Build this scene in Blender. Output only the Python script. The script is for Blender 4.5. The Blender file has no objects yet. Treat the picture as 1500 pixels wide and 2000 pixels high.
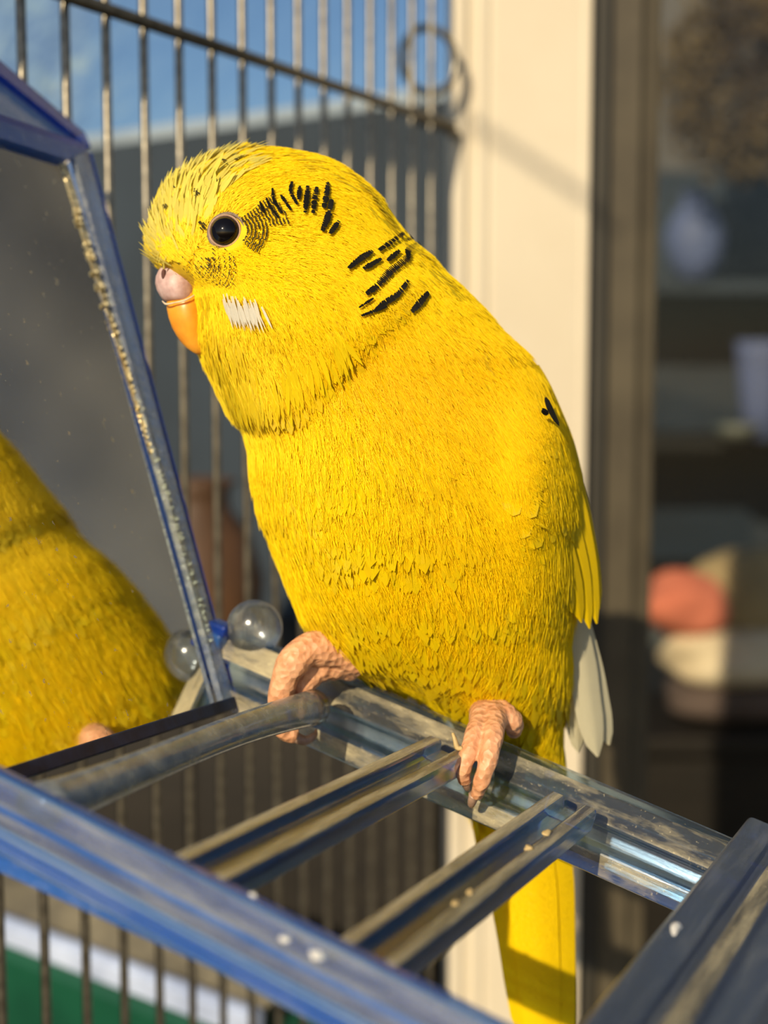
import bpy, bmesh, math, random
import numpy as np
from mathutils import Vector, Matrix

random.seed(7)
rng = np.random.default_rng(7)
SC = bpy.context.scene
COL = SC.collection

# ------------------------------------------------------------------ camera
# working unit of the builders is the centimetre, S turns it into metres
S = 0.01
F, CX, CY = 2800.0, 750.0, 1000.0          # focal length / principal point for the 1500x2000 frame
PITCH = math.radians(6.0)
CAM = np.array([0.0, 0.0, 130.0])
RIGHT = np.array([1.0, 0.0, 0.0])
UP = np.array([0.0, math.sin(PITCH), math.cos(PITCH)])
FWD = np.array([0.0, math.cos(PITCH), -math.sin(PITCH)])

cd = bpy.data.cameras.new('camera')
cam = bpy.data.objects.new('camera', cd)
COL.objects.link(cam)
cam.location = (CAM * S).tolist()
cam.rotation_euler = (math.radians(90) - PITCH, 0, 0)
cd.sensor_fit = 'VERTICAL'
cd.sensor_height = 24.0
cd.lens = 24.0 * F / 2000.0
cd.clip_start = 0.005
cd.clip_end = 100
cd.dof.use_dof = True
cd.dof.focus_distance = 18.3 * S
cd.dof.aperture_fstop = 11.0
SC.camera = cam

# ------------------------------------------------------------------ world, sun, exposure
SUN_DIR = np.array([0.42, 1.0, -0.50])      # the way the light travels (low sun behind the camera's left shoulder)
wd = bpy.data.worlds.new('world')
SC.world = wd
wd.use_nodes = True
wn = wd.node_tree
wn.nodes.clear()
wo = wn.nodes.new('ShaderNodeOutputWorld')
wb = wn.nodes.new('ShaderNodeBackground')
sky = wn.nodes.new('ShaderNodeTexSky')
sky.sky_type = 'NISHITA'
sky.sun_disc = False
sky.sun_elevation = math.radians(24)
sky.sun_rotation = math.atan2(-SUN_DIR[0], -SUN_DIR[1])
sky.air_density = 1.0
sky.dust_density = 0.6
sky.ozone_density = 2.0
wn.links.new(sky.outputs[0], wb.inputs[0])
wb.inputs[1].default_value = 0.10
wn.links.new(wb.outputs[0], wo.inputs[0])

sl = bpy.data.lights.new('sun', 'SUN')
sun = bpy.data.objects.new('sun', sl)
COL.objects.link(sun)
sl.energy = 5.2
sl.color = (1.0, 0.84, 0.58)
sl.angle = math.radians(0.53)
sun.rotation_euler = Vector(SUN_DIR.tolist()).to_track_quat('-Z', 'Y').to_euler()

SC.view_settings.view_transform = 'Standard'
SC.view_settings.look = 'None'
SC.view_settings.exposure = 0.0
SC.view_settings.gamma = 1.0
SC.view_settings.use_curve_mapping = False
SC.cycles.transparent_max_bounces = 20
SC.cycles.max_bounces = 7
SC.cycles.diffuse_bounces = 3
SC.cycles.glossy_bounces = 4
SC.cycles.transmission_bounces = 6
SC.cycles.use_denoising = True
SC.cycles.use_adaptive_sampling = True
SC.cycles.adaptive_threshold = 0.04

# ------------------------------------------------------------------ small helpers
def c2w(p):
    """camera space (x right, y down, z forward; cm) -> world (cm)"""
    p = np.asarray(p, float)
    return CAM + p[..., 0:1] * RIGHT - p[..., 1:2] * UP + p[..., 2:3] * FWD

def CAMP(px, py, Z):
    px, py, Z = np.broadcast_arrays(np.asarray(px, float), np.asarray(py, float), np.asarray(Z, float))
    return np.stack([(px - CX) / F * Z, (py - CY) / F * Z, Z], -1)

def PW(px, py, Z):
    return c2w(CAMP(px, py, Z))

def nrm(v):
    v = np.asarray(v, float)
    return v / np.maximum(np.linalg.norm(v, axis=-1, keepdims=True), 1e-12)

def vdir(v):
    """camera-space direction -> world direction"""
    v = np.asarray(v, float)
    return v[0] * RIGHT - v[1] * UP + v[2] * FWD

def lin(r, g, b):
    def f(c):
        c /= 255.0
        return c / 12.92 if c <= 0.04045 else ((c + 0.055) / 1.055) ** 2.4
    return (f(r), f(g), f(b), 1.0)

def tag(o, label=None, cat=None, group=None, kind=None):
    if label: o['label'] = label
    if cat: o['category'] = cat
    if group: o['group'] = group
    if kind: o['kind'] = kind
    return o

def empty(name, loc_cm, parent=None):
    o = bpy.data.objects.new(name, None)
    COL.objects.link(o)
    o.empty_display_size = 0.01
    o.location = (np.asarray(loc_cm, float) * S).tolist()
    if parent: o.parent = parent
    return o

def root_of(o):
    off = Vector((0, 0, 0))
    while o is not None:
        off += o.location
        o = o.parent
    return off

def link_mesh(name, me, parent=None, mat=None, smooth=True, origin=None):
    """mesh data is in world metres; shift it so that it sits right under its parent / origin"""
    off = root_of(parent) if parent else Vector((0, 0, 0))
    o = bpy.data.objects.new(name, me)
    COL.objects.link(o)
    if origin is not None:
        og = Vector((np.asarray(origin, float) * S).tolist())
    else:
        co = np.empty(len(me.vertices) * 3)
        me.vertices.foreach_get('co', co)
        co = co.reshape(-1, 3)
        c = (co.min(0) + co.max(0)) / 2
        c[2] = co[:, 2].min()
        og = Vector(c.tolist())
    me.transform(Matrix.Translation(-og))
    o.location = og - off
    if parent: o.parent = parent
    if mat:
        me.materials.clear()
        me.materials.append(mat)
    if smooth:
        me.polygons.foreach_set('use_smooth', np.ones(len(me.polygons), bool))
    me.update()
    return o

def mesh_from(name, V, Fc, parent=None, mat=None, smooth=True, origin=None):
    me = bpy.data.meshes.new(name)
    V = np.asarray(V, float) * S
    me.from_pydata([tuple(v) for v in V], [], [tuple(int(i) for i in f) for f in Fc])
    return link_mesh(name, me, parent, mat, smooth, origin)

def grid_mesh(name, G, closed_u=False, caps=False, **kw):
    """G: (rows, cols, 3) world cm"""
    R, C = G.shape[:2]
    V = G.reshape(-1, 3)
    Fc = []
    for r in range(R - 1):
        for c in range(C if closed_u else C - 1):
            c2 = (c + 1) % C
            Fc.append((r * C + c, r * C + c2, (r + 1) * C + c2, (r + 1) * C + c))
    if caps:
        Fc.append(tuple(range(C))[::-1])
        Fc.append(tuple((R - 1) * C + i for i in range(C)))
    return mesh_from(name, V, Fc, **kw)

def catmull(pts, n):
    pts = np.asarray(pts, float)
    P = np.vstack([2 * pts[0] - pts[1], pts, 2 * pts[-1] - pts[-2]])
    m = len(pts) - 1
    out = []
    for t in np.linspace(0, m - 1e-9, n):
        i = int(t); u = t - i
        a, b, c, d = P[i], P[i + 1], P[i + 2], P[i + 3]
        out.append(0.5 * (2 * b + (c - a) * u + (2 * a - 5 * b + 4 * c - d) * u * u + (3 * b - a - 3 * c + d) * u ** 3))
    return np.array(out)

def tube_grid(path, rad, sides=12):
    path = np.asarray(path, float)
    n = len(path)
    rad = np.broadcast_to(np.asarray(rad, float), (n,))
    T = nrm(np.gradient(path, axis=0))
    ref = np.array([0.3, 0.2, 0.93])
    if abs(T[0] @ ref) > 0.9: ref = np.array([1.0, 0, 0])
    a = nrm(np.cross(T[0], ref))
    out = []
    for i in range(n):
        a = nrm(a - (a @ T[i]) * T[i])
        b = np.cross(T[i], a)
        th = np.linspace(0, 2 * np.pi, sides, endpoint=False)
        out.append(path[i] + rad[i] * (np.cos(th)[:, None] * a + np.sin(th)[:, None] * b))
    return np.array(out)

def tube(name, pts, rad, n=None, sides=12, **kw):
    pts = np.asarray(pts, float)
    if n:
        rr = np.interp(np.linspace(0, 1, n), np.linspace(0, 1, len(np.atleast_1d(rad))), np.atleast_1d(rad)) if np.ndim(rad) else rad
        pts = catmull(pts, n)
    else:
        rr = rad
    return grid_mesh(name, tube_grid(pts, rr, sides), closed_u=True, caps=True, **kw)

def box_verts(c, ax, ay, az, hx, hy, hz):
    V = []
    for sx in (-1, 1):
        for sy in (-1, 1):
            for sz in (-1, 1):
                V.append(c + sx * hx * ax + sy * hy * ay + sz * hz * az)
    Fc = [(0, 1, 3, 2), (4, 6, 7, 5), (0, 4, 5, 1), (2, 3, 7, 6), (0, 2, 6, 4), (1, 5, 7, 3)]
    return np.array(V), Fc

def bevel_obj(o, w_cm, seg=2, angle=None):
    m = o.modifiers.new('bevel', 'BEVEL')
    m.width = w_cm * S
    m.segments = seg
    m.limit_method = 'ANGLE'
    m.angle_limit = math.radians(angle or 30)
    m.harden_normals = False
    return o

def box(name, c, h, ax=(1, 0, 0), ay=(0, 1, 0), az=(0, 0, 1), bev=0.0, **kw):
    V, Fc = box_verts(np.asarray(c, float), nrm(ax), nrm(ay), nrm(az), *h)
    o = mesh_from(name, V, Fc, smooth=False, **kw)
    if bev: bevel_obj(o, bev)
    return o

def extrude_profile(name, prof, A, B, side, up, bev=0.0, slots=None, mats=None, edge=-1, **kw):
    """closed profile [(s,u)] swept from A to B (world cm)"""
    n = len(prof)
    V = [A + s * side + u * up for s, u in prof] + [B + s * side + u * up for s, u in prof]
    Fc = [(i, (i + 1) % n, n + (i + 1) % n, n + i) for i in range(n)]
    Fc += [tuple(range(n))[::-1], tuple(range(n, 2 * n))]
    o = mesh_from(name, np.array(V), Fc, smooth=False, **kw)
    me = o.data
    if mats:
        for m_ in mats: me.materials.append(m_)
        for i, k in (slots or {}).items(): me.polygons[i].material_index = k
    bm = bmesh.new(); bm.from_mesh(me)
    bmesh.ops.recalc_face_normals(bm, faces=bm.faces)
    bm.to_mesh(me); bm.free()
    # local x runs along the bar, so that streaks of dust follow it
    dx = nrm(np.asarray(B) - np.asarray(A)); dy = nrm(np.asarray(side) - (np.asarray(side) @ dx) * dx); dz = np.cross(dx, dy)
    R = Matrix([[dx[i], dy[i], dz[i]] for i in range(3)])
    me.transform(R.transposed().to_4x4())
    o.rotation_euler = R.to_euler()
    if bev:
        bevel_obj(o, bev, 2)
        o.modifiers[-1].material = edge
    return o

def lathe(name, prof, c, axis=(0, 0, 1), sides=32, **kw):
    axis = nrm(axis)
    ref = np.array([1.0, 0, 0]) if abs(axis[0]) < 0.9 else np.array([0, 1.0, 0])
    a = nrm(np.cross(axis, ref)); b = np.cross(axis, a)
    th = np.linspace(0, 2 * np.pi, sides, endpoint=False)
    G = np.array([[np.asarray(c) + z * axis + r * (math.cos(t) * a + math.sin(t) * b) for t in th] for r, z in prof])
    return grid_mesh(name, G, closed_u=True, caps=True, **kw)

def blob(name, c, rx, ry, rz, amp=0.12, freq=2.0, seed=0, power=1.0, ax=(1, 0, 0), ay=(0, 1, 0), az=(0, 0, 1), n=28, **kw):
    """soft lumpy ellipsoid"""
    r = np.random.default_rng(seed)
    ph = r.uniform(0, 6.28, (6, 1, 1)); kx = r.uniform(-freq, freq, (6, 3))
    th = np.linspace(0, np.pi, n); la = np.linspace(0, 2 * np.pi, 2 * n, endpoint=False)
    T, L = np.meshgrid(th, la, indexing='ij')
    d = np.stack([np.sin(T) * np.cos(L), np.sin(T) * np.sin(L), np.cos(T)], -1)
    if power != 1.0: d = np.sign(d) * np.abs(d) ** power
    k = 1 + amp * sum(np.sin(d @ kx[i] * 2 + ph[i]) for i in range(6)) / 2.5
    G = np.asarray(c, float) + (d[..., 0:1] * rx * nrm(ax) + d[..., 1:2] * ry * nrm(ay) + d[..., 2:3] * rz * nrm(az)) * k[..., None]
    return grid_mesh(name, G, closed_u=True, **kw)

# ------------------------------------------------------------------ materials
def newmat(name):
    m = bpy.data.materials.new(name)
    m.use_nodes = True
    nt = m.node_tree
    return m, nt, nt.nodes['Principled BSDF'], nt.nodes['Material Output']

def N(nt, t, **kw):
    n = nt.nodes.new(t)
    for k, v in kw.items(): setattr(n, k, v)
    return n

def noise(nt, scale, detail=4, rough=0.55, coord='Object', stretch=None):
    tc = N(nt, 'ShaderNodeTexCoord')
    nz = N(nt, 'ShaderNodeTexNoise')
    nz.inputs['Scale'].default_value = scale
    nz.inputs['Detail'].default_value = detail
    nz.inputs['Roughness'].default_value = rough
    if stretch:
        mp = N(nt, 'ShaderNodeMapping')
        mp.inputs['Scale'].default_value = stretch
        nt.links.new(tc.outputs[coord], mp.inputs[0])
        nt.links.new(mp.outputs[0], nz.inputs['Vector'])
    else:
        nt.links.new(tc.outputs[coord], nz.inputs['Vector'])
    return nz

def ramp(nt, src, stops):
    r = N(nt, 'ShaderNodeValToRGB')
    el = r.color_ramp.elements
    while len(el) < len(stops): el.new(0.5)
    for e, (p, c) in zip(el, stops):
        e.position = p
        e.color = c if len(c) == 4 else (*c, 1)
    nt.links.new(src, r.inputs[0])
    return r

def bump(nt, bs, src, strength, dist):
    b = N(nt, 'ShaderNodeBump')
    b.inputs['Strength'].default_value = strength
    b.inputs['Distance'].default_value = dist
    nt.links.new(src, b.inputs['Height'])
    nt.links.new(b.outputs[0], bs.inputs['Normal'])
    return b

def simple(name, c1, c2=None, scale=200, rough=0.6, metallic=0.0, spec=0.4, bmp=0.2, bdist=0.0004, detail=4, stretch=None):
    m, nt, bs, out = newmat(name)
    nz = noise(nt, scale, detail, stretch=stretch)
    c2 = c2 or tuple(x * 0.75 for x in c1[:3]) + (1,)
    r = ramp(nt, nz.outputs[0], [(0.32, c2), (0.68, c1)])
    nt.links.new(r.outputs[0], bs.inputs['Base Color'])
    bs.inputs['Roughness'].default_value = rough
    bs.inputs['Metallic'].default_value = metallic
    bs.inputs['Specular IOR Level'].default_value = spec
    if bmp: bump(nt, bs, nz.outputs[0], bmp, bdist)
    return m

def plastic(name, tint, absorb, density, dust=0.25, dust_col=(0.62, 0.55, 0.40, 1), rough=0.08, glass=0.3, streak=(60, 700, 700), lo=0.5, hi=0.72, sky_tint=0.06, sky_tint_col=(0.3, 0.5, 0.8, 1), base=0.0):
    """clear tinted plastic, diffuse tint in place of refracted sky light, smears of seed dust on it"""
    m, nt, bs, out = newmat(name)
    nt.nodes.remove(bs)
    tr = N(nt, 'ShaderNodeBsdfTransparent'); tr.inputs[0].default_value = tint
    gl = N(nt, 'ShaderNodeBsdfGlass'); gl.inputs['Color'].default_value = tint
    gl.inputs['Roughness'].default_value = rough; gl.inputs['IOR'].default_value = 1.45
    gs = N(nt, 'ShaderNodeBsdfGlossy'); gs.inputs['Roughness'].default_value = rough + 0.1
    gs.inputs['Color'].default_value = (0.95, 0.97, 1, 1)
    fr = N(nt, 'ShaderNodeFresnel'); fr.inputs[0].default_value = 1.5
    mA = N(nt, 'ShaderNodeMixShader'); mA.inputs[0].default_value = glass
    nt.links.new(tr.outputs[0], mA.inputs[1]); nt.links.new(gl.outputs[0], mA.inputs[2])
    dm = N(nt, 'ShaderNodeBsdfDiffuse'); dm.inputs[0].default_value = sky_tint_col
    tm = N(nt, 'ShaderNodeBsdfTranslucent'); tm.inputs[0].default_value = sky_tint_col
    mM = N(nt, 'ShaderNodeMixShader'); mM.inputs[0].default_value = 0.5
    nt.links.new(dm.outputs[0], mM.inputs[1]); nt.links.new(tm.outputs[0], mM.inputs[2])
    mK = N(nt, 'ShaderNodeMixShader'); mK.inputs[0].default_value = sky_tint  # diffuse tint stands in for sky light refracted in the plastic
    nt.links.new(mA.outputs[0], mK.inputs[1]); nt.links.new(mM.outputs[0], mK.inputs[2])
    mB = N(nt, 'ShaderNodeMixShader')
    nt.links.new(fr.outputs[0], mB.inputs[0]); nt.links.new(mK.outputs[0], mB.inputs[1]); nt.links.new(gs.outputs[0], mB.inputs[2])
    df = N(nt, 'ShaderNodeBsdfDiffuse'); df.inputs[0].default_value = dust_col
    nz = noise(nt, 1.0, 6, 0.65, stretch=streak)
    r = ramp(nt, nz.outputs[0], [(lo, (0, 0, 0)), (hi, (1, 1, 1))])
    sp = noise(nt, 1800.0, 2, 0.5)                      # fine specks
    r2 = ramp(nt, sp.outputs[0], [(0.66, (0, 0, 0)), (0.72, (1, 1, 1))])
    mu = N(nt, 'ShaderNodeMath', operation='MULTIPLY_ADD'); mu.inputs[1].default_value = dust; mu.inputs[2].default_value = base
    nt.links.new(r.outputs[0], mu.inputs[0])
    ad = N(nt, 'ShaderNodeMath', operation='MULTIPLY_ADD', use_clamp=True); ad.inputs[1].default_value = 0.35 * dust
    nt.links.new(r2.outputs[0], ad.inputs[0]); nt.links.new(mu.outputs[0], ad.inputs[2])
    mC = N(nt, 'ShaderNodeMixShader')
    nt.links.new(ad.outputs[0], mC.inputs[0]); nt.links.new(mB.outputs[0], mC.inputs[1]); nt.links.new(df.outputs[0], mC.inputs[2])
    nt.links.new(mC.outputs[0], out.inputs['Surface'])
    bp = N(nt, 'ShaderNodeBump'); bp.inputs['Strength'].default_value = 0.15; bp.inputs['Distance'].default_value = 0.0002
    nt.links.new(nz.outputs[0], bp.inputs['Height'])
    nt.links.new(bp.outputs[0], gl.inputs['Normal']); nt.links.new(bp.outputs[0], gs.inputs['Normal'])
    if density:
        va = N(nt, 'ShaderNodeVolumeAbsorption')
        va.inputs['Color'].default_value = absorb
        va.inputs['Density'].default_value = density
        nt.links.new(va.outputs[0], out.inputs['Volume'])
    return m

M = {}
SUNLIT_DUST = (0.66, 0.57, 0.36, 1)  # seed dust with the yellow of the sun put into its colour
M['plastic_clear'] = plastic('clear_blue_plastic', (0.88, 0.95, 1.0, 1), (0.15, 0.55, 0.95, 1), 130, dust=0.30, dust_col=SUNLIT_DUST, lo=0.52, hi=0.8, sky_tint=0.05, sky_tint_col=(0.2, 0.42, 0.7, 1), glass=0.2)
M['plastic_ridge'] = plastic('sunlit_dusty_ridge', (0.88, 0.95, 1.0, 1), (0.15, 0.55, 0.95, 1), 130, dust=0.62, dust_col=SUNLIT_DUST, lo=0.38, hi=0.72, sky_tint=0.06, base=0.10)
M['plastic_rail'] = plastic('patchy_rail_face', (0.86, 0.95, 1.0, 1), (0.12, 0.55, 0.9, 1), 130, dust=0.62, dust_col=SUNLIT_DUST, lo=0.44, hi=0.64, sky_tint=0.05, base=0.04, streak=(45, 170, 170), glass=0.2)
M['plastic_dusty'] = plastic('dusty_plastic', (0.88, 0.94, 1.0, 1), (0.3, 0.6, 0.9, 1), 90, dust=0.35, dust_col=(0.50, 0.48, 0.38, 1), streak=(420, 420, 420), lo=0.38, hi=0.7, sky_tint=0.22, sky_tint_col=(0.5, 0.58, 0.66, 1))
M['plastic_blue'] = plastic('blue_plastic', (0.72, 0.88, 1.0, 1), (0.05, 0.36, 0.97, 1), 170, dust=0.16, dust_col=(0.55, 0.58, 0.6, 1), lo=0.5, hi=0.8, sky_tint=0.40, sky_tint_col=(0.06, 0.27, 0.88, 1), glass=0.2)
M['plastic_grey'] = plastic('grey_band_plastic', (0.82, 0.92, 1.0, 1), (0.05, 0.36, 0.97, 1), 170, dust=0.4, dust_col=(0.5, 0.52, 0.5, 1), lo=0.4, hi=0.8, sky_tint=0.16, sky_tint_col=(0.35, 0.45, 0.6, 1), base=0.08)
M['plastic_slate'] = plastic('slate_blue_plastic', (0.75, 0.88, 1.0, 1), (0.10, 0.40, 0.9, 1), 200, dust=0.18, dust_col=(0.55, 0.55, 0.5, 1), lo=0.5, hi=0.85, sky_tint=0.5, sky_tint_col=(0.17, 0.24, 0.35, 1))
M['plastic_deep'] = plastic('deep_blue_plastic', (0.35, 0.60, 1.0, 1), (0.03, 0.2, 0.95, 1), 200, dust=0.08, dust_col=(0.3, 0.4, 0.7, 1), lo=0.5, hi=0.8, sky_tint=0.45, sky_tint_col=(0.012, 0.09, 0.62, 1))
M['plastic_edge'] = plastic('pale_edge_plastic', (0.80, 0.92, 1.0, 1), (0.1, 0.4, 0.95, 1), 120, dust=0.2, dust_col=(0.6, 0.6, 0.55, 1), sky_tint=0.5, sky_tint_col=(0.30, 0.52, 0.88, 1), glass=0.15)
M['plastic_knob'] = plastic('clear_knob_plastic', (0.94, 0.97, 1.0, 1), (0.4, 0.7, 0.95, 1), 25, dust=0.15, dust_col=(0.6, 0.58, 0.5, 1), sky_tint=0.10, sky_tint_col=(0.5, 0.52, 0.5, 1), glass=0.35, streak=(300, 300, 300))
M['navy'] = simple('navy_shade_and_backing', (0.012, 0.026, 0.075, 1), (0.006, 0.012, 0.035, 1), 300, 0.5, spec=0.25)

m, nt, bs, out = newmat('mirror_glass')
bs.inputs['Base Color'].default_value = (0.80, 0.81, 0.80, 1)
bs.inputs['Metallic'].default_value = 1.0
nz = noise(nt, 900, 5, 0.7)
r = ramp(nt, nz.outputs[0], [(0.3, (0.02, 0.02, 0.02)), (0.75, (0.09, 0.09, 0.09))])
nt.links.new(r.outputs[0], bs.inputs['Roughness'])
sp = noise(nt, 700, 3, 0.6)
rs = ramp(nt, sp.outputs[0], [(0.67, (0, 0, 0)), (0.72, (0.6, 0.6, 0.6))])
dd = N(nt, 'ShaderNodeBsdfDiffuse'); dd.inputs[0].default_value = (0.5, 0.45, 0.32, 1)
mxs = N(nt, 'ShaderNodeMixShader')
nt.links.new(rs.outputs[0], mxs.inputs[0]); nt.links.new(bs.outputs[0], mxs.inputs[1]); nt.links.new(dd.outputs[0], mxs.inputs[2])
nt.links.new(mxs.outputs[0], out.inputs['Surface'])
M['mirror'] = m

m, nt, bs, out = newmat('glitter_edge')
bs.inputs['Base Color'].default_value = (0.80, 0.66, 0.36, 1)
bs.inputs['Metallic'].default_value = 0.7
bs.inputs['Roughness'].default_value = 0.28
vz = N(nt, 'ShaderNodeTexVoronoi'); vz.inputs['Scale'].default_value = 900
tc = N(nt, 'ShaderNodeTexCoord'); nt.links.new(tc.outputs['Object'], vz.inputs['Vector'])
bump(nt, bs, vz.outputs['Distance'], 1.0, 0.0012)
M['glitter'] = m

M['wire'] = simple('cage_wire', (0.30, 0.27, 0.21, 1), (0.16, 0.14, 0.11, 1), 500, 0.4, 0.75, 0.5, 0.3)
M['wire_dark'] = simple('dark_cage_wire', (0.11, 0.10, 0.08, 1), (0.05, 0.045, 0.035, 1), 500, 0.45, 0.6, 0.5, 0.3)
M['cream'] = simple('cream_frame', (0.59, 0.52, 0.40, 1), (0.555, 0.48, 0.36, 1), 25, 0.45, 0, 0.35, 0.05)
M['brown_frame'] = simple('brown_frame', (0.085, 0.070, 0.045, 1), (0.055, 0.045, 0.03, 1), 40, 0.4, 0, 0.3, 0.05)
M['gasket'] = simple('gasket', (0.03, 0.026, 0.018, 1), None, 60, 0.6)
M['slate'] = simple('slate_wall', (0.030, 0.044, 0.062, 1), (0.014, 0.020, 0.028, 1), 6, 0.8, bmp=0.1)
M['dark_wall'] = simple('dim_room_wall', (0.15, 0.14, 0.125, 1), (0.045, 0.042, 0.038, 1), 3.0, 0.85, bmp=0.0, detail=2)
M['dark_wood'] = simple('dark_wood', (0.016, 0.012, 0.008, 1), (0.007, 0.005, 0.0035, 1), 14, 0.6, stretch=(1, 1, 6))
M['transom'] = simple('grey_transom', (0.30, 0.36, 0.42, 1), (0.2, 0.25, 0.3, 1), 10, 0.5)
M['green'] = simple('green_planter', (0.010, 0.085, 0.045, 1), (0.006, 0.05, 0.028, 1), 20, 0.35)
M['rim'] = simple('pale_blue_rim', (0.50, 0.58, 0.78, 1), (0.32, 0.38, 0.55, 1), 60, 0.25, spec=0.6)
M['soil'] = simple('tan_substrate', (0.22, 0.19, 0.125, 1), (0.12, 0.105, 0.075, 1), 90, 0.9, bmp=0.6, bdist=0.004)
M['salmon'] = simple('salmon_cloth', (0.72, 0.22, 0.13, 1), (0.60, 0.17, 0.10, 1), 30, 0.9)
M['beige'] = simple('beige_cloth', (0.42, 0.32, 0.16, 1), (0.28, 0.21, 0.11, 1), 20, 0.9)
M['creamcloth'] = simple('cream_cloth', (0.80, 0.68, 0.48, 1), (0.62, 0.50, 0.33, 1), 16, 0.9)
M['mauve'] = simple('mauve_cloth', (0.14, 0.10, 0.085, 1), (0.09, 0.065, 0.055, 1), 20, 0.9)
M['bluecloth'] = simple('blue_glimmer_ceramic', (0.13, 0.17, 0.34, 1), (0.06, 0.08, 0.16, 1), 8, 0.6)
M['greyceramic'] = simple('grey_green_ceramic', (0.16, 0.17, 0.14, 1), (0.08, 0.09, 0.08, 1), 10, 0.5)
M['dryleaf'] = simple('dry_brown_leaves', (0.17, 0.12, 0.045, 1), (0.06, 0.04, 0.018, 1), 12, 0.8)
M['rust'] = simple('rust_brown_pot', (0.12, 0.055, 0.022, 1), (0.06, 0.03, 0.014, 1), 20, 0.6)
M['paleceramic'] = simple('pale_glint_ceramic', (0.6, 0.5, 0.32, 1), (0.5, 0.4, 0.25, 1), 20, 0.3)
M['husk'] = simple('seed_husk', (0.62, 0.45, 0.2, 1), (0.45, 0.32, 0.14, 1), 900, 0.6)
M['chalk'] = simple('white_crumb', (0.8, 0.78, 0.74, 1), (0.6, 0.58, 0.54, 1), 900, 0.8)

def pane_mat(name, tint, bscale, bstr):
    m, nt, bs, out = newmat(name)
    nt.nodes.remove(bs)
    tr = N(nt, 'ShaderNodeBsdfTransparent'); tr.inputs[0].default_value = tint
    gs = N(nt, 'ShaderNodeBsdfGlossy'); gs.inputs['Roughness'].default_value = 0.05
    fr = N(nt, 'ShaderNodeFresnel'); fr.inputs[0].default_value = 1.3
    nz = noise(nt, bscale, 3)
    bp = N(nt, 'ShaderNodeBump'); bp.inputs['Strength'].default_value = bstr; bp.inputs['Distance'].default_value = 0.01
    nt.links.new(nz.outputs[0], bp.inputs['Height']); nt.links.new(bp.outputs[0], gs.inputs['Normal'])
    mx = N(nt, 'ShaderNodeMixShader')
    nt.links.new(fr.outputs[0], mx.inputs[0]); nt.links.new(tr.outputs[0], mx.inputs[1]); nt.links.new(gs.outputs[0], mx.inputs[2])
    nt.links.new(mx.outputs[0], out.inputs['Surface'])
    return m
M['pane'] = pane_mat('door_glass', (0.86, 0.86, 0.84, 1), 3, 0.2)
M['pane_blue'] = pane_mat('rippled_glass', (0.75, 0.82, 0.88, 1), 30, 0.4)

# feathers: colour from the per-feather attribute, barb ribs from the feather's own uv
def feather_mat(name, transl=0.28, barbs=26.0, bstr=0.5):
    m, nt, bs, out = newmat(name)
    at = N(nt, 'ShaderNodeAttribute', attribute_name='Col')
    uv = N(nt, 'ShaderNodeUVMap', uv_map='UVMap')
    sx = N(nt, 'ShaderNodeSeparateXYZ'); nt.links.new(uv.outputs[0], sx.inputs[0])
    a = N(nt, 'ShaderNodeMath', operation='SUBTRACT'); a.inputs[1].default_value = 0.5
    nt.links.new(sx.outputs[0], a.inputs[0])
    b = N(nt, 'ShaderNodeMath', operation='ABSOLUTE'); nt.links.new(a.outputs[0], b.inputs[0])
    c = N(nt, 'ShaderNodeMath', operation='MULTIPLY_ADD'); c.inputs[1].default_value = -0.9
    nt.links.new(b.outputs[0], c.inputs[0]); nt.links.new(sx.outputs[1], c.inputs[2])
    nz = noise(nt, 1500, 2)
    d = N(nt, 'ShaderNodeMath', operation='MULTIPLY_ADD'); d.inputs[1].default_value = 0.12
    nt.links.new(nz.outputs[0], d.inputs[0]); nt.links.new(c.outputs[0], d.inputs[2])
    e = N(nt, 'ShaderNodeMath', operation='MULTIPLY'); e.inputs[1].default_value = barbs * 6.28
    nt.links.new(d.outputs[0], e.inputs[0])
    s = N(nt, 'ShaderNodeMath', operation='SINE'); nt.links.new(e.outputs[0], s.inputs[0])
    h = N(nt, 'ShaderNodeMath', operation='MULTIPLY_ADD'); h.inputs[1].default_value = 0.5; h.inputs[2].default_value = 0.5
    nt.links.new(s.outputs[0], h.inputs[0])
    k = N(nt, 'ShaderNodeMath', operation='MULTIPLY_ADD'); k.inputs[1].default_value = 0.16; k.inputs[2].default_value = 0.88
    nt.links.new(h.outputs[0], k.inputs[0])
    mx = N(nt, 'ShaderNodeVectorMath', operation='SCALE')
    nt.links.new(at.outputs['Color'], mx.inputs[0]); nt.links.new(k.outputs[0], mx.inputs['Scale'])
    nt.links.new(mx.outputs[0], bs.inputs['Base Color'])
    bs.inputs['Roughness'].default_value = 0.5
    bs.inputs['Specular IOR Level'].default_value = 0.22
    bump(nt, bs, h.outputs[0], bstr, 0.00012)
    tl = N(nt, 'ShaderNodeBsdfTranslucent'); nt.links.new(mx.outputs[0], tl.inputs[0])
    ms = N(nt, 'ShaderNodeMixShader'); ms.inputs[0].default_value = transl
    nt.links.new(bs.outputs[0], ms.inputs[1]); nt.links.new(tl.outputs[0], ms.inputs[2])
    nt.links.new(ms.outputs[0], out.inputs['Surface'])
    return m
M['feather'] = feather_mat('yellow_feather')
M['feather_big'] = feather_mat('flight_feather', 0.2, 60.0, 0.4)
M['skin_yellow'] = simple('yellow_down', (0.80, 0.53, 0.006, 1), (0.70, 0.44, 0.004, 1), 700, 0.8, bmp=0.3)

# ==================================================================== the setting
Z3 = np.array([0, 0, 1.0])
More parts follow.
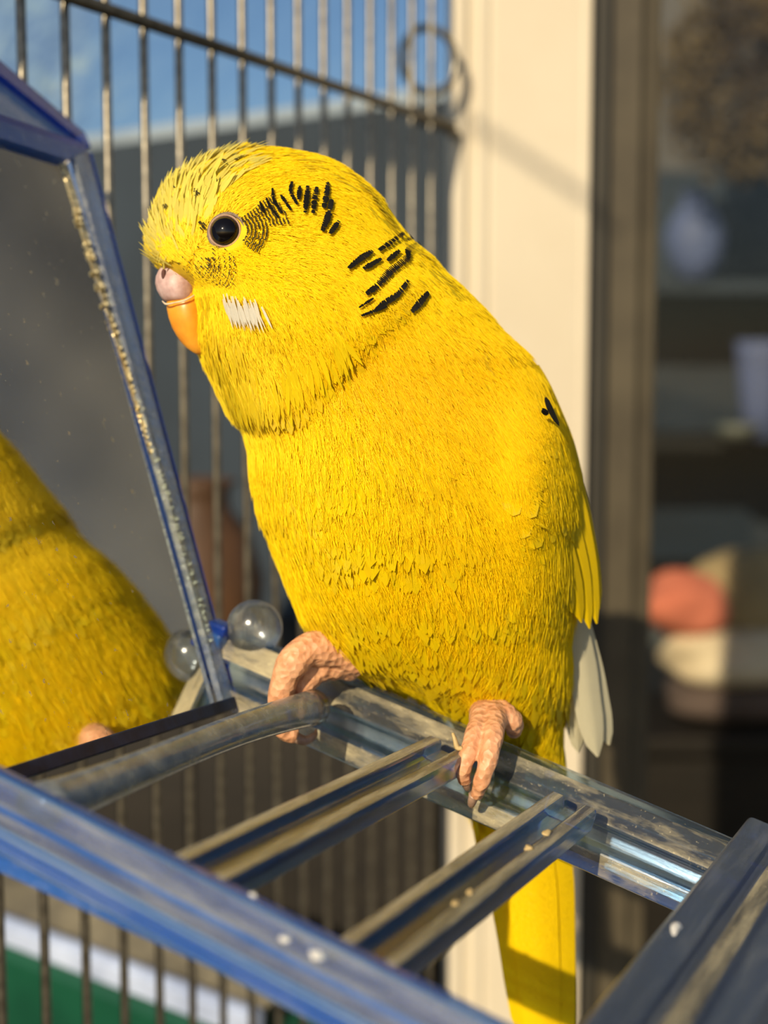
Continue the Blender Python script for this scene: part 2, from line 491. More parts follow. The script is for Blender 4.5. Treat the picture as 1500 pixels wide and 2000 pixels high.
# cream window-frame post, a moulded profile extruded upright
def at_plane(px, y):            # world x of an image column on the plane world-y = y (mid height)
    return (px - CX) / F * (y + 0.0)
PY = 41.0
x0, x1 = at_plane(879, PY), at_plane(1146, PY)
w = x1 - x0
prof = [(0, 0.6), (0.0, 0.12), (0.10, 0.0), (0.38, 0.0), (0.46, 0.16), (0.62, 0.16), (0.72, 0.0), (0.98, 0.0), (1.08, 0.10), (1.22, 0.02), (w - 0.28, 0.02), (w - 0.22, 0.0), (w, 0.0), (w, 3.2), (0, 3.2)]
o = extrude_profile('trim_1', [(s, u) for s, u in prof], np.array([x0, PY, 70.0]), np.array([x0, PY, 190.0]), np.array([1.0, 0, 0]), np.array([0, 1.0, 0]), bev=0.06, mat=M['cream'])
tag(o, 'cream painted window frame post standing behind the bird', kind='structure')

# brown sliding door to the right of the post
dr = empty('door_1', (x1, PY + 1.5, 70)); tag(dr, 'dark brown framed glass door right of the cream post', kind='structure')
gx = at_plane(1168, PY + 1.6); sx1 = at_plane(1272, PY + 1.6)
box('gasket', ((x1 + gx) / 2, PY + 1.4, 130), ((gx - x1) / 2, 0.9, 60), parent=dr, mat=M['gasket'])
extrude_profile('door_stile', [(0, 0), (1.0, 0.0), (1.06, 0.18), (sx1 - gx, 0.3), (sx1 - gx, 2.4), (0, 2.4)], np.array([gx, PY + 0.9, 70.0]), np.array([gx, PY + 0.9, 190.0]), np.array([1.0, 0, 0]), np.array([0, 1.0, 0]), bev=0.08, parent=dr, mat=M['brown_frame'])
box('pane', (sx1 + 32, PY + 2.3, 130), (32, 0.2, 60), parent=dr, mat=M['pane'])
box('door_stile', (sx1 + 66, PY + 2.2, 130), (2.2, 1.2, 60), parent=dr, mat=M['brown_frame'], bev=0.1)

# dim room behind the glass
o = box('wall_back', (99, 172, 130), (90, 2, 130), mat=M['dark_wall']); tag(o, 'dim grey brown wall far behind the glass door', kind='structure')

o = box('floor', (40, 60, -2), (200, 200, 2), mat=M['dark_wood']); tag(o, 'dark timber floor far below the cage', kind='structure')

# slate lower wall and grey transom of the far window, seen through the cage bars
WD = nrm(np.array([0.79, -0.61, 0.0])); WN = np.array([WD[1], -WD[0], 0.0])
def far(px, py, Z): return PW(px, py, Z)
tp = far(450, 245, 75.0)
win = empty('window_1', tp); tag(win, 'far window with a grey transom seen between the cage bars', kind='structure')
box('transom', tp - WD * 7.5, (22, 0.8, 0.34), ax=WD, ay=WN, bev=0.08, parent=win, mat=M['transom'])
box('pane', tp - WD * 7.5 + Z3 * 13.2 + WN * 0.2, (22, 0.15, 12.8), ax=WD, ay=WN, parent=win, mat=M['pane_blue'])
box('lower_panel', tp - WD * 7.5 - Z3 * 31.0 + WN * 0.4, (22, 0.5, 30.6), ax=WD, ay=WN, parent=win, mat=M['slate'])

# ==================================================================== cage grille
WALL = nrm(np.array([0.469, 0.883, 0.0]))
q0 = PW(180, 700, 26.9)
cage = empty('cage_grille', (q0[0], q0[1], 85)); tag(cage, 'wire cage wall of upright bars running behind the mirror and the bird', 'cage')
SP = 1.15
proto = None
ph0 = -0.56
bars = []
for i in range(-6, 16):
    b = q0 + WALL * (ph0 + i * SP)
    if b[1] > 40.3: break
    if proto is None:
        proto = tube('bar', [np.array([b[0], b[1], 85.0]), np.array([b[0], b[1], 175.0])], 0.09, sides=10, parent=cage, mat=M['wire'])
        base = np.array(proto.location) ; b0 = b
    else:
        c = proto.copy(); COL.objects.link(c); c.parent = cage
        c.location = (base + (b - b0) * S).tolist()
wa = PW(150, 2, 24.4); 
# crossbar: level wire on the room side of the bars
side = nrm(np.cross(WALL, Z3))
c0 = q0 + WALL * (-7.0) + side * 0.19; c1 = q0 + WALL * 15.4 + side * 0.19
zc = 0
pz = PW(290, 52, 27.85)[2]
c0[2] = pz; c1[2] = pz
tube('crossbar', [c0, c1], 0.125, sides=12, parent=cage, mat=M['wire_dark'])
# spring hook ring at the far end of the crossbar
rc = PW(838, 118, 38.8)
th = np.linspace(0, 2 * np.pi, 40)
G = tube_grid(np.array([rc + 0.82 * math.cos(t) * np.array([0.9, 0.42, 0]) + 0.86 * math.sin(t) * Z3 for t in th]), 0.11, 10)
o = grid_mesh('hook_ring', G, closed_u=True, parent=cage, mat=M['wire'])
e1 = PW(868, 245, 39.3)
tube('crossbar_clip', [e1 + np.array([-0.7, 0.1, 0.15]), e1, e1 + np.array([0.5, 1.2, -0.25])], [0.14, 0.17, 0.13], n=12, parent=cage, mat=M['wire_dark'])

# unseen slanting wire added behind the camera: it throws the line of shade over the cream post
fb = empty('shade_wire', (0, 0, 100)); tag(fb, 'unseen slanting wire added to cast the line of shade on the post', 'wire')
sd = SUN_DIR / SUN_DIR[1]
pa = PW(850, 222, 41.0); pb = PW(1200, 442, 41.0)
tb = 75.0
tube('wire', [pa - sd * tb, pb - sd * tb], 0.11, sides=10, parent=fb, mat=M['wire'])

# green planter trough outside the bars, low left
PD = nrm(np.array([0.79, -0.61, 0.0])); PN = np.array([-PD[1], PD[0], 0.0])   # PN points away from the camera
if PN[1] < 0: PN = -PN
pc = PW(240, 1900, 42.5)
pl = empty('planter_trough', pc - Z3 * 9); tag(pl, 'green planter trough with a pale rim and tan filling outside the bars', 'planter')
box('trough_body', pc - Z3 * 5.2 + PN * 1.9 - PD * 5, (10.3, 1.8, 4.6), ax=PD, ay=PN, bev=0.5, parent=pl, mat=M['green'])
pm = [(-0.25, -0.42), (0.35, -0.42), (0.42, 0.1), (0.3, 0.32), (0.0, 0.40), (-0.3, 0.25)]
extrude_profile('rim', [(a, b) for a, b in pm], pc - PD * 15.3, pc + PD * 5.3, PN, Z3, bev=0.08, parent=pl, mat=M['rim'])
G = np.array([[pc + PD * a + PN * (0.3 + b) + Z3 * (0.05 + 0.85 * min(1, b / 2.2) + 0.25 * math.sin(a * 1.7 + b * 2) * math.sin(a * .6)) for a in np.linspace(-15, 5.2, 40)] for b in np.linspace(0, 3.2, 10)])
grid_mesh('filling', G, parent=pl, mat=M['soil'])

# dark sideboard with pots beyond the bars
sb = PW(420, 1250, 62.0)
side_b = empty('sideboard', sb - Z3 * 30); tag(side_b, 'very dark wooden sideboard seen between the bars', 'sideboard')
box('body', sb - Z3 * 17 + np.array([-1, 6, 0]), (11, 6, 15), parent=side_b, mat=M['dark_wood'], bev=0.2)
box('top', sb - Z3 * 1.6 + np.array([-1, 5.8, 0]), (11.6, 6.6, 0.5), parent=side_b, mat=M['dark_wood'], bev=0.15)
for k in (-1, 1):
    d = box('door', sb - Z3 * 17 + np.array([-1 + k * 5.4, -0.25, 0]), (5.2, 0.3, 14), parent=side_b, mat=M['dark_wood'], bev=0.1)
pt = PW(385, 1100, 62.0); pt[2] = sb[2] - 1.0
jug = lathe('clay_jar', [(0.1, 0), (2.0, 0.05), (2.7, 1.6), (2.9, 3.6), (2.3, 5.6), (1.5, 6.6), (1.4, 7.4), (1.75, 7.9), (1.5, 7.95), (1.2, 7.2)], pt, mat=M['rust'])
tag(jug, 'rust brown clay jar on the dark sideboard', 'jar')
for (px, wd_, h_, nm, lb) in ((472, 1.0, 2.0, 'glint_cup', 'small pale cup standing in for a highlight, right on the sideboard'), (428, 0.6, 1.6, 'glint_cup', 'narrow pale cup standing in for a highlight beside the clay jar')):
    p = PW(px, 1085, 57.0); p[2] = sb[2] - 1.05
    p[1] = 57.2
    o = lathe(nm, [(0.05, 0), (wd_ * 0.7, 0.02), (wd_, h_ * 0.5), (wd_ * 1.02, h_), (wd_ * 0.92, h_), (wd_ * 0.85, h_ * 0.4)], p, mat=M['paleceramic'])  # pale cup shapes stand in for small highlights
    tag(o, lb, 'cup', 'cups on the sideboard')

# ---- things behind the glass door (right)
tb_ = PW(1400, 1420, 100.0)
tab = empty('low_cabinet', tb_ - Z3 * 34); tag(tab, 'near black wooden low cabinet behind the glass door', 'cabinet')
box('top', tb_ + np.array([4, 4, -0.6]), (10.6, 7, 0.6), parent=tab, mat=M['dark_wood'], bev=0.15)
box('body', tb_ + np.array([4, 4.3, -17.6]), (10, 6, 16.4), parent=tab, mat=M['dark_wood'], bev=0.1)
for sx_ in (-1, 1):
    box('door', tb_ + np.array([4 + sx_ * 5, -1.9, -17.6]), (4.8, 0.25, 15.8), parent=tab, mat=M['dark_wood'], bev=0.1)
zt = tb_[2]
def on(px, z_off, Z):
    p = PW(px, 1400, Z); p[2] = zt + z_off
    return p
o = blob('folded_blanket', on(1440, 1.5, 103), 5.4, 3.6, 1.5, 0.06, 2, 3, power=0.75, mat=M['mauve']); tag(o, 'dull mauve folded blanket lowest in the pile on the low cabinet', 'blanket')
o = blob('cream_cushion', on(1425, 4.6, 102.5), 5.0, 3.2, 2.0, 0.10, 2, 4, power=0.85, mat=M['creamcloth']); tag(o, 'cream cushion lit by sun in the middle of the pile', 'cushion')
o = blob('salmon_towel', on(1335, 8.4, 101.5), 2.9, 2.4, 2.2, 0.12, 2, 5, power=0.9, mat=M['salmon']); tag(o, 'salmon pink rolled towel on top of the cream cushion', 'towel')
o = blob('beige_cushion', on(1435, 8.8, 104), 3.9, 2.8, 3.4, 0.10, 2, 6, power=0.9, mat=M['beige']); tag(o, 'rounded beige cushion beside the salmon towel', 'cushion')

sh = PW(1400, 660, 140.0)
shelf = empty('wall_shelf', sh - Z3 * 22); tag(shelf, 'dark wall shelf behind the glass door', 'shelf')
box('board', sh + np.array([6, 8, 5.0]), (22, 7, 0.6), parent=shelf, mat=M['slate'], bev=0.15)
box('board', sh + np.array([6, 8, -10.5]), (22, 7, 0.7), parent=shelf, mat=M['dark_wood'], bev=0.15)
box('back_panel', sh + np.array([6, 16, -3]), (22, 0.6, 21), parent=shelf, mat=M['slate'])
def vase(name, px, Z, zs, prof, mat, label, cat):
    p = PW(px, 700, Z); p[2] = zs
    o = lathe(name, prof, p, mat=mat); tag(o, label, cat); return o
z1 = sh[2] + 5.6; z2 = sh[2] - 9.8  # vase and beaker stand in for blue violet lights in the glass
vase('glimmer_vase', 1352, 142, z1, [(0.1, 0), (1.6, 0.1), (2.6, 2.2), (3.0, 4.4), (2.2, 6.4), (1.2, 7.6), (1.4, 8.6)], M['bluecloth'], 'round vase standing in for a blue violet glimmer in the glass', 'vase')
vase('glimmer_beaker', 1488, 138, z2, [(0.1, 0), (1.7, 0.1), (2.0, 4), (2.4, 8), (2.5, 9.5)], M['bluecloth'], 'beaker standing in for a blue violet glimmer at the edge of the picture', 'beaker')
vase('grey_bowl', 1440, 136, z2, [(0.1, 0), (1.0, 0.1), (1.9, 0.9), (2.1, 1.6), (1.9, 1.6)], M['greyceramic'], 'small grey green bowl on the lower board behind the glass', 'bowl')

# dried bush: leaves on twigs, top right behind the glass
bc = PW(1455, 150, 128.0)
bush = empty('dried_bush', bc - Z3 * 14); tag(bush, 'dried brown leafy branch hanging behind the glass, top right', 'plant')
for k in range(7):
    a = rng.uniform(-1, 1, 3)
    tube('twig', [bc + np.array([3, 0, 14]), bc + np.array([2, 0, 6]) + a * 1.0, bc + a * np.array([5.5, 3, 8])], [0.25, 0.2, 0.08], n=10, sides=6, parent=bush, mat=M['rust'])
V = []; Fc = []
for k in range(2600):
    d = nrm(rng.normal(size=3)); rr = rng.uniform(0.35, 1.0) ** 0.6
    p = bc + d * rr * np.array([7.5, 4.0, 9.5])
    t = nrm(rng.normal(size=3)); s_ = nrm(np.cross(t, rng.normal(size=3))); L = rng.uniform(0.8, 1.7)
    i = len(V)
    V += [p, p + t * L * .5 + s_ * L * .25, p + t * L, p + t * L * .5 - s_ * L * .25]
    Fc += [(i, i + 1, i + 2, i + 3)]
o = mesh_from('leaves', np.array(V), Fc, parent=bush, mat=M['dryleaf'], smooth=False); o['kind'] = 'stuff'

# ==================================================================== ladder stand of clear blue plastic
d1 = nrm([2043 - 750, 880 - 1000, 2800.0])
d2 = nrm([-6750, -2440, 2800.0])
d2 = nrm(d2 - (d2 @ d1) * d1)
nl = nrm(np.cross(d1, d2))
if nl[1] > 0: nl = -nl
pl0 = CAMP(780, 1370, 20.5)
def onplane(px, py, h=0.0):
    r = CAMP(px, py, 1.0)
    p0 = pl0 + nl * h
    return r * ((p0 @ nl) / (r @ nl))
D1, D2, NL = vdir(d1), vdir(d2), vdir(nl)       # rung direction (away), rail direction (to the mirror), plane normal

lad = empty('ladder_stand', c2w(onplane(780, 1500))); tag(lad, 'clear blue plastic ladder stand that the bird perches on', 'ladder')
# rails run along D2; their profile is given in (towards camera, up)
TC = -D1
def on_line(px, A, D):
    """point on the camera-space line A+tD seen in image column px"""
    k = (px - CX) / F
    t = (k * A[2] - A[0]) / (D[0] - k * D[2])
    return A + t * D
railA = onplane(780, 1372)
r_l = c2w(on_line(452, railA, d2)); r_r = c2w(on_line(1470, railA, d2))
rprof = [(-0.30, -0.02), (-0.05, 0.02), (0.06, -0.02), (0.30, -0.34), (0.30, -0.40), (0.20, -0.43), (0.24, -0.62), (0.42, -0.64), (0.46, -0.70), (0.46, -0.98), (0.38, -1.02), (0.02, -0.98), (-0.10, -0.60), (-0.30, -0.40)]
extrude_profile('rail', rprof, r_l, r_r, TC, NL, bev=0.025, parent=lad, mat=M['plastic_clear'], mats=[M['plastic_rail']], slots={2: 1, 8: 1})
frontA = onplane(450, 1740)
f_l = c2w(on_line(-260, frontA, d2)); f_r = c2w(on_line(1130, frontA, d2))
fprof = [(-0.22, -0.03), (-0.02, 0.02), (0.05, 0.0), (0.20, -0.20), (0.22, -0.26), (0.20, -0.42), (0.25, -0.45), (0.27, -0.62), (0.22, -0.66), (-0.02, -0.62), (-0.10, -0.34), (-0.22, -0.25)]
extrude_profile('rail', fprof, f_l, f_r, TC, NL, bev=0.02, parent=lad, mat=M['plastic_blue'], mats=[M['plastic_grey'], M['plastic_edge']], slots={2: 1, 4: 1}, edge=2)  # grey bands and pale edges paint the light refracted in the facets
# tapering gusset under the front rail
ga = c2w(on_line(-250, frontA, d2)); gb = c2w(on_line(500, frontA, d2))
V = []
for s_ in (0.06, 0.20):
    V += [ga + TC * s_ - NL * 0.60, gb + TC * s_ - NL * 0.60, gb + TC * s_ - NL * 0.66, ga + TC * s_ - NL * 0.98]
mesh_from('gusset', np.array(V), [(0, 1, 2, 3), (7, 6, 5, 4), (0, 4, 5, 1), (1, 5, 6, 2), (2, 6, 7, 3), (3, 7, 4, 0)], parent=lad, mat=M['plastic_blue'], smooth=False)
# rungs: U-shaped channels
uprof = [(-0.33, -0.06), (-0.30, 0.0), (-0.15, 0.0), (-0.12, -0.03), (-0.10, -0.13), (0.10, -0.13), (0.12, -0.03), (0.15, 0.0), (0.30, 0.0), (0.33, -0.05), (0.33, -0.30), (0.26, -0.33), (-0.26, -0.33), (-0.33, -0.30)]
def rung(xr, yr, prof, mat, name='rung', dl=0.0, bev=0.02, ext=0.0):
    a = onplane(xr, yr)
    # far end: at the rear rail, near end: at the front rail
    A = c2w(a); dist = (c2w(frontA) - A) @ TC
    return extrude_profile(name, prof, A - TC * 0.0, A + TC * (dist - 0.15), -D2, NL, bev=bev, parent=lad, mat=mat, mats=[M['plastic_ridge']], slots={1: 1, 7: 1})
rung(880, 1452, uprof, M['plastic_clear'])
rung(1122, 1562, uprof, M['plastic_clear'])
# first rung: a rounder worn bar, frosted with dust
a = c2w(onplane(612, 1362)); L1 = (c2w(frontA) - a) @ TC - 0.1
path = np.array([a + TC * t * L1 + NL * (-0.16 + 0.05 * math.sin(t * 5)) for t in np.linspace(-0.02, 1, 24)])
rad = 0.20 + 0.05 * np.abs(np.linspace(-1, 1, 24)) ** 2.0
tube('rung', path, rad, sides=16, parent=lad, mat=M['plastic_dusty'])
# broad ribbed end plate, low right
e_far = c2w(onplane(1452, 1612)); Le = (c2w(frontA) - e_far) @ TC + 2.5
eprof = [(0, -0.5), (0, 0.05), (0.05, 0.10), (0.42, 0.10), (0.46, 0.02), (0.52, 0.02), (0.56, 0.14), (0.70, 0.16), (0.84, 0.14), (0.88, 0.02), (1.30, 0.0), (1.36, 0.12), (1.52, 0.12), (1.58, 0.0), (2.6, -0.02), (2.7, 0.1), (2.9, 0.1), (2.9, -0.5)]
extrude_profile('end_plate', eprof, e_far - TC * 0.2, e_far + TC * Le, -D2, NL, bev=0.03, parent=lad, mat=M['plastic_slate'], mats=[M['plastic_ridge']], slots={7: 1, 6: 1}, edge=0)  # yellow-lit ridge painted with the sunlit dust
# clear round knob and corner lug where rear rail meets the mirror
kn = PW(497, 1226, 21.5)
lathe('knob', [(0.03, -0.30), (0.30, -0.28), (0.40, -0.12), (0.42, 0.0), (0.40, 0.12), (0.30, 0.26), (0.12, 0.33), (0.02, 0.34)], kn, axis=-FWD, sides=32, parent=lad, mat=M['plastic_knob'])
lg = c2w(on_line(440, railA, d2))
box('corner_lug', lg + NL * -0.42 + TC * 0.08, (0.16, 0.28, 0.40), ax=D2, ay=TC, az=NL, bev=0.06, parent=lad, mat=M['plastic_blue'])
box('corner_cap', lg + NL * 0.02 + TC * 0.16, (0.17, 0.16, 0.10), ax=D2, ay=TC, az=NL, bev=0.05, parent=lad, mat=M['plastic_deep'])

# ==================================================================== mirror
rot, tilt = math.radians(5), math.radians(41)
me1 = nrm(d1 * math.cos(rot) + d2 * math.sin(rot))
kk = np.cross(nl, me1); kk = kk if kk[0] > 0 else -kk
kk = nrm(kk)
mm = nrm(kk * math.cos(tilt) + nl * math.sin(tilt))          # camera-space mirror normal
mC = CAMP(440, 1300, 21.5)
def onmirror(px, py, h=0.0):
    r = CAMP(px, py, 1.0)
    p0 = mC + mm * h
    return r * ((p0 @ mm) / (r @ mm))
MN = vdir(mm)
mir = empty('mirror', c2w(onmirror(430, 1385))); tag(mir, 'leaning mirror in a clear blue plastic frame reflecting the bird', 'mirror')
# outline of the glass in the mirror plane: right edge, top edge, then far to the lower left (outside the picture)
TR = onmirror(122, 318); BR = onmirror(418, 1372); 
e_b = nrm(onmirror(0, 1503) - BR)                      # along the bottom edge, to the near left
WID = 7.4
wtop = nrm(onmirror(0, 268) - TR)
BL = BR + e_b * WID
TL = TR + wtop * (WID - 1.2)
def plate(name, pts, th, mat, parent, h0=0.0, bev=0.0):
    """convex polygon (camera space) given a thickness along the mirror normal"""
    n = len(pts)
    V = [c2w(p + mm * h0) for p in pts] + [c2w(p + mm * (h0 + th)) for p in pts]
    Fc = [tuple(range(n))[::-1], tuple(range(n, 2 * n))] + [(i, (i + 1) % n, n + (i + 1) % n, n + i) for i in range(n)]
    o = mesh_from(name, np.array(V), Fc, parent=parent, mat=mat, smooth=False)
    bm = bmesh.new(); bm.from_mesh(o.data); bmesh.ops.recalc_face_normals(bm, faces=bm.faces); bm.to_mesh(o.data); bm.free()
    if bev: bevel_obj(o, bev)
    return o
plate('mirror_glass', [BR, TR, TL, BL], 0.05, M['mirror'], mir, -0.05)
plate('backing', [BR, TR, TL, BL], 0.08, M['navy'], mir, -0.14)
# side frame on the picture's right edge: glittering inner seam, clear strip, deep blue rim
def strip(name, a0, a1, b0, b1, th, mat, h0=0.0, bev=0.0, parent=mir):
    return plate(name, [a0, a1, b1, b0], th, mat, parent, h0, bev)
sA0, sA1 = onmirror(118, 322), onmirror(404, 1250)
sB0, sB1 = onmirror(140, 318), onmirror(422, 1290)
sC0, sC1 = onmirror(162, 300), onmirror(438, 1300)
strip('clear_strip', onmirror(134, 308), onmirror(424, 1375), sC0, onmirror(446, 1375), 0.10, M['plastic_grey'], 0.01)
rimB = -0.55
def below(p, h): return p + mm * h
V = [c2w(x) for x in (sC0, onmirror(446, 1375), below(onmirror(446, 1375), rimB), below(sC0, rimB))]
e_out = nrm(sC0 - sB0 - ((sC0 - sB0) @ nrm(sC1 - sC0)) * nrm(sC1 - sC0)) * 0.10
V += [c2w(x + e_out) for x in (sC0 + mm * 0.11, onmirror(446, 1375) + mm * 0.11, below(onmirror(446, 1375), rimB), below(sC0, rimB))]
mesh_from('side_rim', np.array(V), [(0, 1, 2, 3), (7, 6, 5, 4), (0, 4, 5, 1), (1, 5, 6, 2), (2, 6, 7, 3), (3, 7, 4, 0)], parent=mir, mat=M['plastic_deep'], smooth=False)
# top frame: strip, then a blue gable behind it
top_in = TR; tI = onmirror(0, 283); tO = onmirror(0, 246)
far_l = 6.0
dirT = nrm(onmirror(0, 246) - sC0)
strip('top_strip', TR, TR + dirT * far_l, sC0, sC0 + dirT * far_l, 0.10, M['plastic_blue'], 0.01)
strip('top_rim', sC0, sC0 + dirT * far_l, onmirror(158, 286), onmirror(158, 286) + dirT * far_l, 0.30, M['plastic_deep'], -0.2)
GH = -0.45
plate('gable', [onmirror(154, 290, GH), onmirror(0, 160, GH), onmirror(-130, 50, GH), onmirror(-330, 90, GH), onmirror(-330, 130, GH)], 0.10, M['plastic_edge'], mir, -0.05)
plate('gable_rim', [onmirror(162, 296, GH), onmirror(-130, 66, GH), onmirror(-126, 36, GH), onmirror(150, 268, GH)], 0.26, M['plastic_deep'], mir, -0.08)
# bottom bar: its shade is put into a dark navy colour
bb0, bb1 = onmirror(442, 1366), onmirror(442, 1366) + e_b * WID
bo0, bo1 = onmirror(442, 1392), onmirror(442, 1392) + e_b * WID
strip('bottom_bar', bb0, bb1, bo0, bo1, 0.16, M['navy'], 0.0, 0.02)
# glitter seam: gold beads stand in for sun sparkle on the rough mirror edge
gs_root = strip('sparkle_seam', sA0, onmirror(412, 1280), onmirror(130, 320), onmirror(422, 1280), 0.02, M['glitter'], 0.0)
bmesh_ball = None
for i in range(110):
    t = rng.uniform(0.03, 1.0) ** 0.8
    p = sA0 + (onmirror(416, 1285) - sA0) * t + e_out * rng.uniform(-0.1, 0.9) + mm * 0.03
    r_ = rng.uniform(0.03, 0.06)
    if bmesh_ball is None:
        th_ = np.linspace(0, np.pi, 7); la_ = np.linspace(0, 2 * np.pi, 10, endpoint=False)
        Gb = np.array([[c2w(p) + r_ * np.array([math.sin(a) * math.cos(b), math.sin(a) * math.sin(b), math.cos(a)]) for b in la_] for a in th_])
        bmesh_ball = grid_mesh('sparkle_bead', Gb, closed_u=True, parent=gs_root, mat=M['glitter'], origin=c2w(p)); rb = r_
    else:
        c = bmesh_ball.copy(); COL.objects.link(c); c.parent = gs_root
        c.location = Vector((c2w(p) * S).tolist()) - root_of(gs_root)
        c.scale = (r_ / rb,) * 3

# ==================================================================== the bird
BIRD_Z0 = 20.4
bird = empty('budgerigar', PW(780, 1400, 20.6))
tag(bird, 'yellow budgerigar with black neck bars perched on the clear ladder rail', 'bird')

def tab(*rows):
    a = np.array(rows, float); return a
LT = tab((292, 470), (300, 428), (320, 380), (345, 345), (380, 312), (430, 296), (470, 288), (500, 296), (530, 322), (555, 364), (600, 380), (650, 382), (690, 394), (740, 416), (790, 440), (830, 472), (870, 486), (920, 492), (985, 505), (1050, 528), (1120, 555), (1180, 580), (1240, 615), (1285, 660), (1320, 730), (1350, 800), (1390, 870), (1430, 905), (1480, 912), (1550, 918), (1600, 938), (1640, 955), (1680, 985))
RT = tab((292, 520), (300, 600), (320, 655), (345, 695), (380, 735), (430, 768), (470, 800), (500, 838), (530, 864), (555, 892), (600, 938), (650, 980), (690, 1022), (740, 1054), (790, 1078), (830, 1094), (870, 1106), (920, 1118), (985, 1128), (1050, 1124), (1120, 1128), (1180, 1122), (1240, 1112), (1285, 1112), (1320, 1112), (1350, 1106), (1390, 1098), (1430, 1094), (1480, 1096), (1550, 1092), (1600, 1086), (1640, 1078), (1680, 1060))
HT = tab((292, 0.25), (300, 0.55), (320, 0.85), (345, 1.08), (380, 1.28), (430, 1.42), (470, 1.48), (530, 1.52), (600, 1.58), (650, 1.62), (740, 1.75), (830, 1.95), (920, 2.1), (1050, 2.2), (1180, 2.1), (1285, 1.75), (1350, 1.35), (1430, 0.95), (1550, 0.55), (1640, 0.4), (1680, 0.28))
CT = tab((292, 20.0), (380, 20.0), (530, 20.0), (650, 20.05), (830, 20.3), (1050, 20.6), (1250, 20.9), (1350, 21.15), (1430, 21.4), (1680, 21.9))
def sm_interp(y, T):
    yy = np.linspace(292, 1680, 695)
    v = np.interp(yy, T[:, 0], T[:, 1])
    w_ = 17 if T is LT or T is RT else 61
    k = np.hanning(w_); k /= k.sum()
    v2 = np.convolve(np.pad(v, w_ // 2, mode='edge' if w_ < 20 else 'reflect', **({} if w_ < 20 else dict(reflect_type='odd'))), k, mode='valid')
    if w_ > 20 and T is HT: v2 = np.where(yy < 350, v, v2)
    return np.interp(y, yy, v2)
SE = 2.0 / 2.25
def crease_y(x):
    return np.interp(x, [400, 440, 520, 600, 680, 760, 830, 900], [850, 838, 822, 775, 695, 622, 565, 520])
def front_bulge(px, py):
    b = 0.26 * np.exp(-((px - 560) / 130) ** 2 - ((py - 590) / 120) ** 2)
    d = crease_y(px) - py
    b = b + 0.15 * (0.5 - 0.5 * np.cos(np.pi * np.clip((d + 60) / 120, 0, 1))) * np.exp(-np.clip(d, 0, None) / 170) * np.clip((900 - px) / 120, 0, 1)
    b = b + 0.16 * np.exp(-((px - 1040) / 60) ** 2 - ((py - 930) / 200) ** 2)
    b = b + 0.20 * np.exp(-((px - 640) / 150) ** 2 - ((py - 1000) / 200) ** 2)
    b = b - 0.16 * np.exp(-((px - 438) / 48) ** 2 - ((py - 455) / 44) ** 2)
    b = b + 0.015 * np.sin(px / 61 + py / 140) * np.sin(py / 83 - px / 170)
    return b
def surf(y, th):
    L, R, h, c = sm_interp(y, LT), sm_interp(y, RT), sm_interp(y, HT), sm_interp(y, CT)
    cs, sn = np.cos(th), np.sin(th)
    px = (L + R) / 2 + (R - L) / 2 * np.sign(cs) * np.abs(cs) ** SE
    sz = np.sign(sn) * np.abs(sn) ** SE
    fr = np.clip(-sz, 0, 1)                       # sn<0 is the side facing the camera
    Z = c + h * sz - front_bulge(px, y) * np.clip(fr * 1.6, 0, 1)
    return px, y + 0 * px, Z
def surf_front(px, py):
    L, R = sm_interp(py, LT), sm_interp(py, RT)
    q = np.clip(np.abs(px - (L + R) / 2) / ((R - L) / 2), 0, 0.999) ** (1 / SE)
    th = -np.arccos(q * np.sign(px - (L + R) / 2))
    return surf(py, th)[2]

ys = np.concatenate([np.linspace(292, 330, 10)[:-1], np.linspace(330, 1680, 150)])
ths = np.linspace(0, 2 * np.pi, 112, endpoint=False)
YY, TT = np.meshgrid(ys, ths, indexing='ij')
bp, by, bz = surf(YY, TT)
GB = PW(bp, by, bz)
body = grid_mesh('body', GB, closed_u=True, caps=True, parent=bird, mat=M['skin_yellow'])

# normals of the loft, camera space
GC = CAMP(bp, by, bz)
dv = np.gradient(GC, axis=0)
du = (np.roll(GC, -1, 1) - np.roll(GC, 1, 1)) / 2
NB = nrm(np.cross(du, dv))
ctr = GC.mean(axis=1, keepdims=True)
sgn = np.sign(((GC - ctr) * NB).sum(-1, keepdims=True)); sgn[sgn == 0] = 1
NB = NB * sgn
AREA = np.linalg.norm(np.cross(du, dv), axis=-1)

def normal_front(px, py):
    e = 3.0
    P0 = CAMP(px, py, surf_front(px, py))
    Px = CAMP(px + e, py, surf_front(px + e, py)); Py = CAMP(px, py + e, surf_front(px, py + e))
    n = nrm(np.cross(Px - P0, Py - P0))
    n = np.where(n[..., 2:3] > 0, -n, n)
    return P0, n

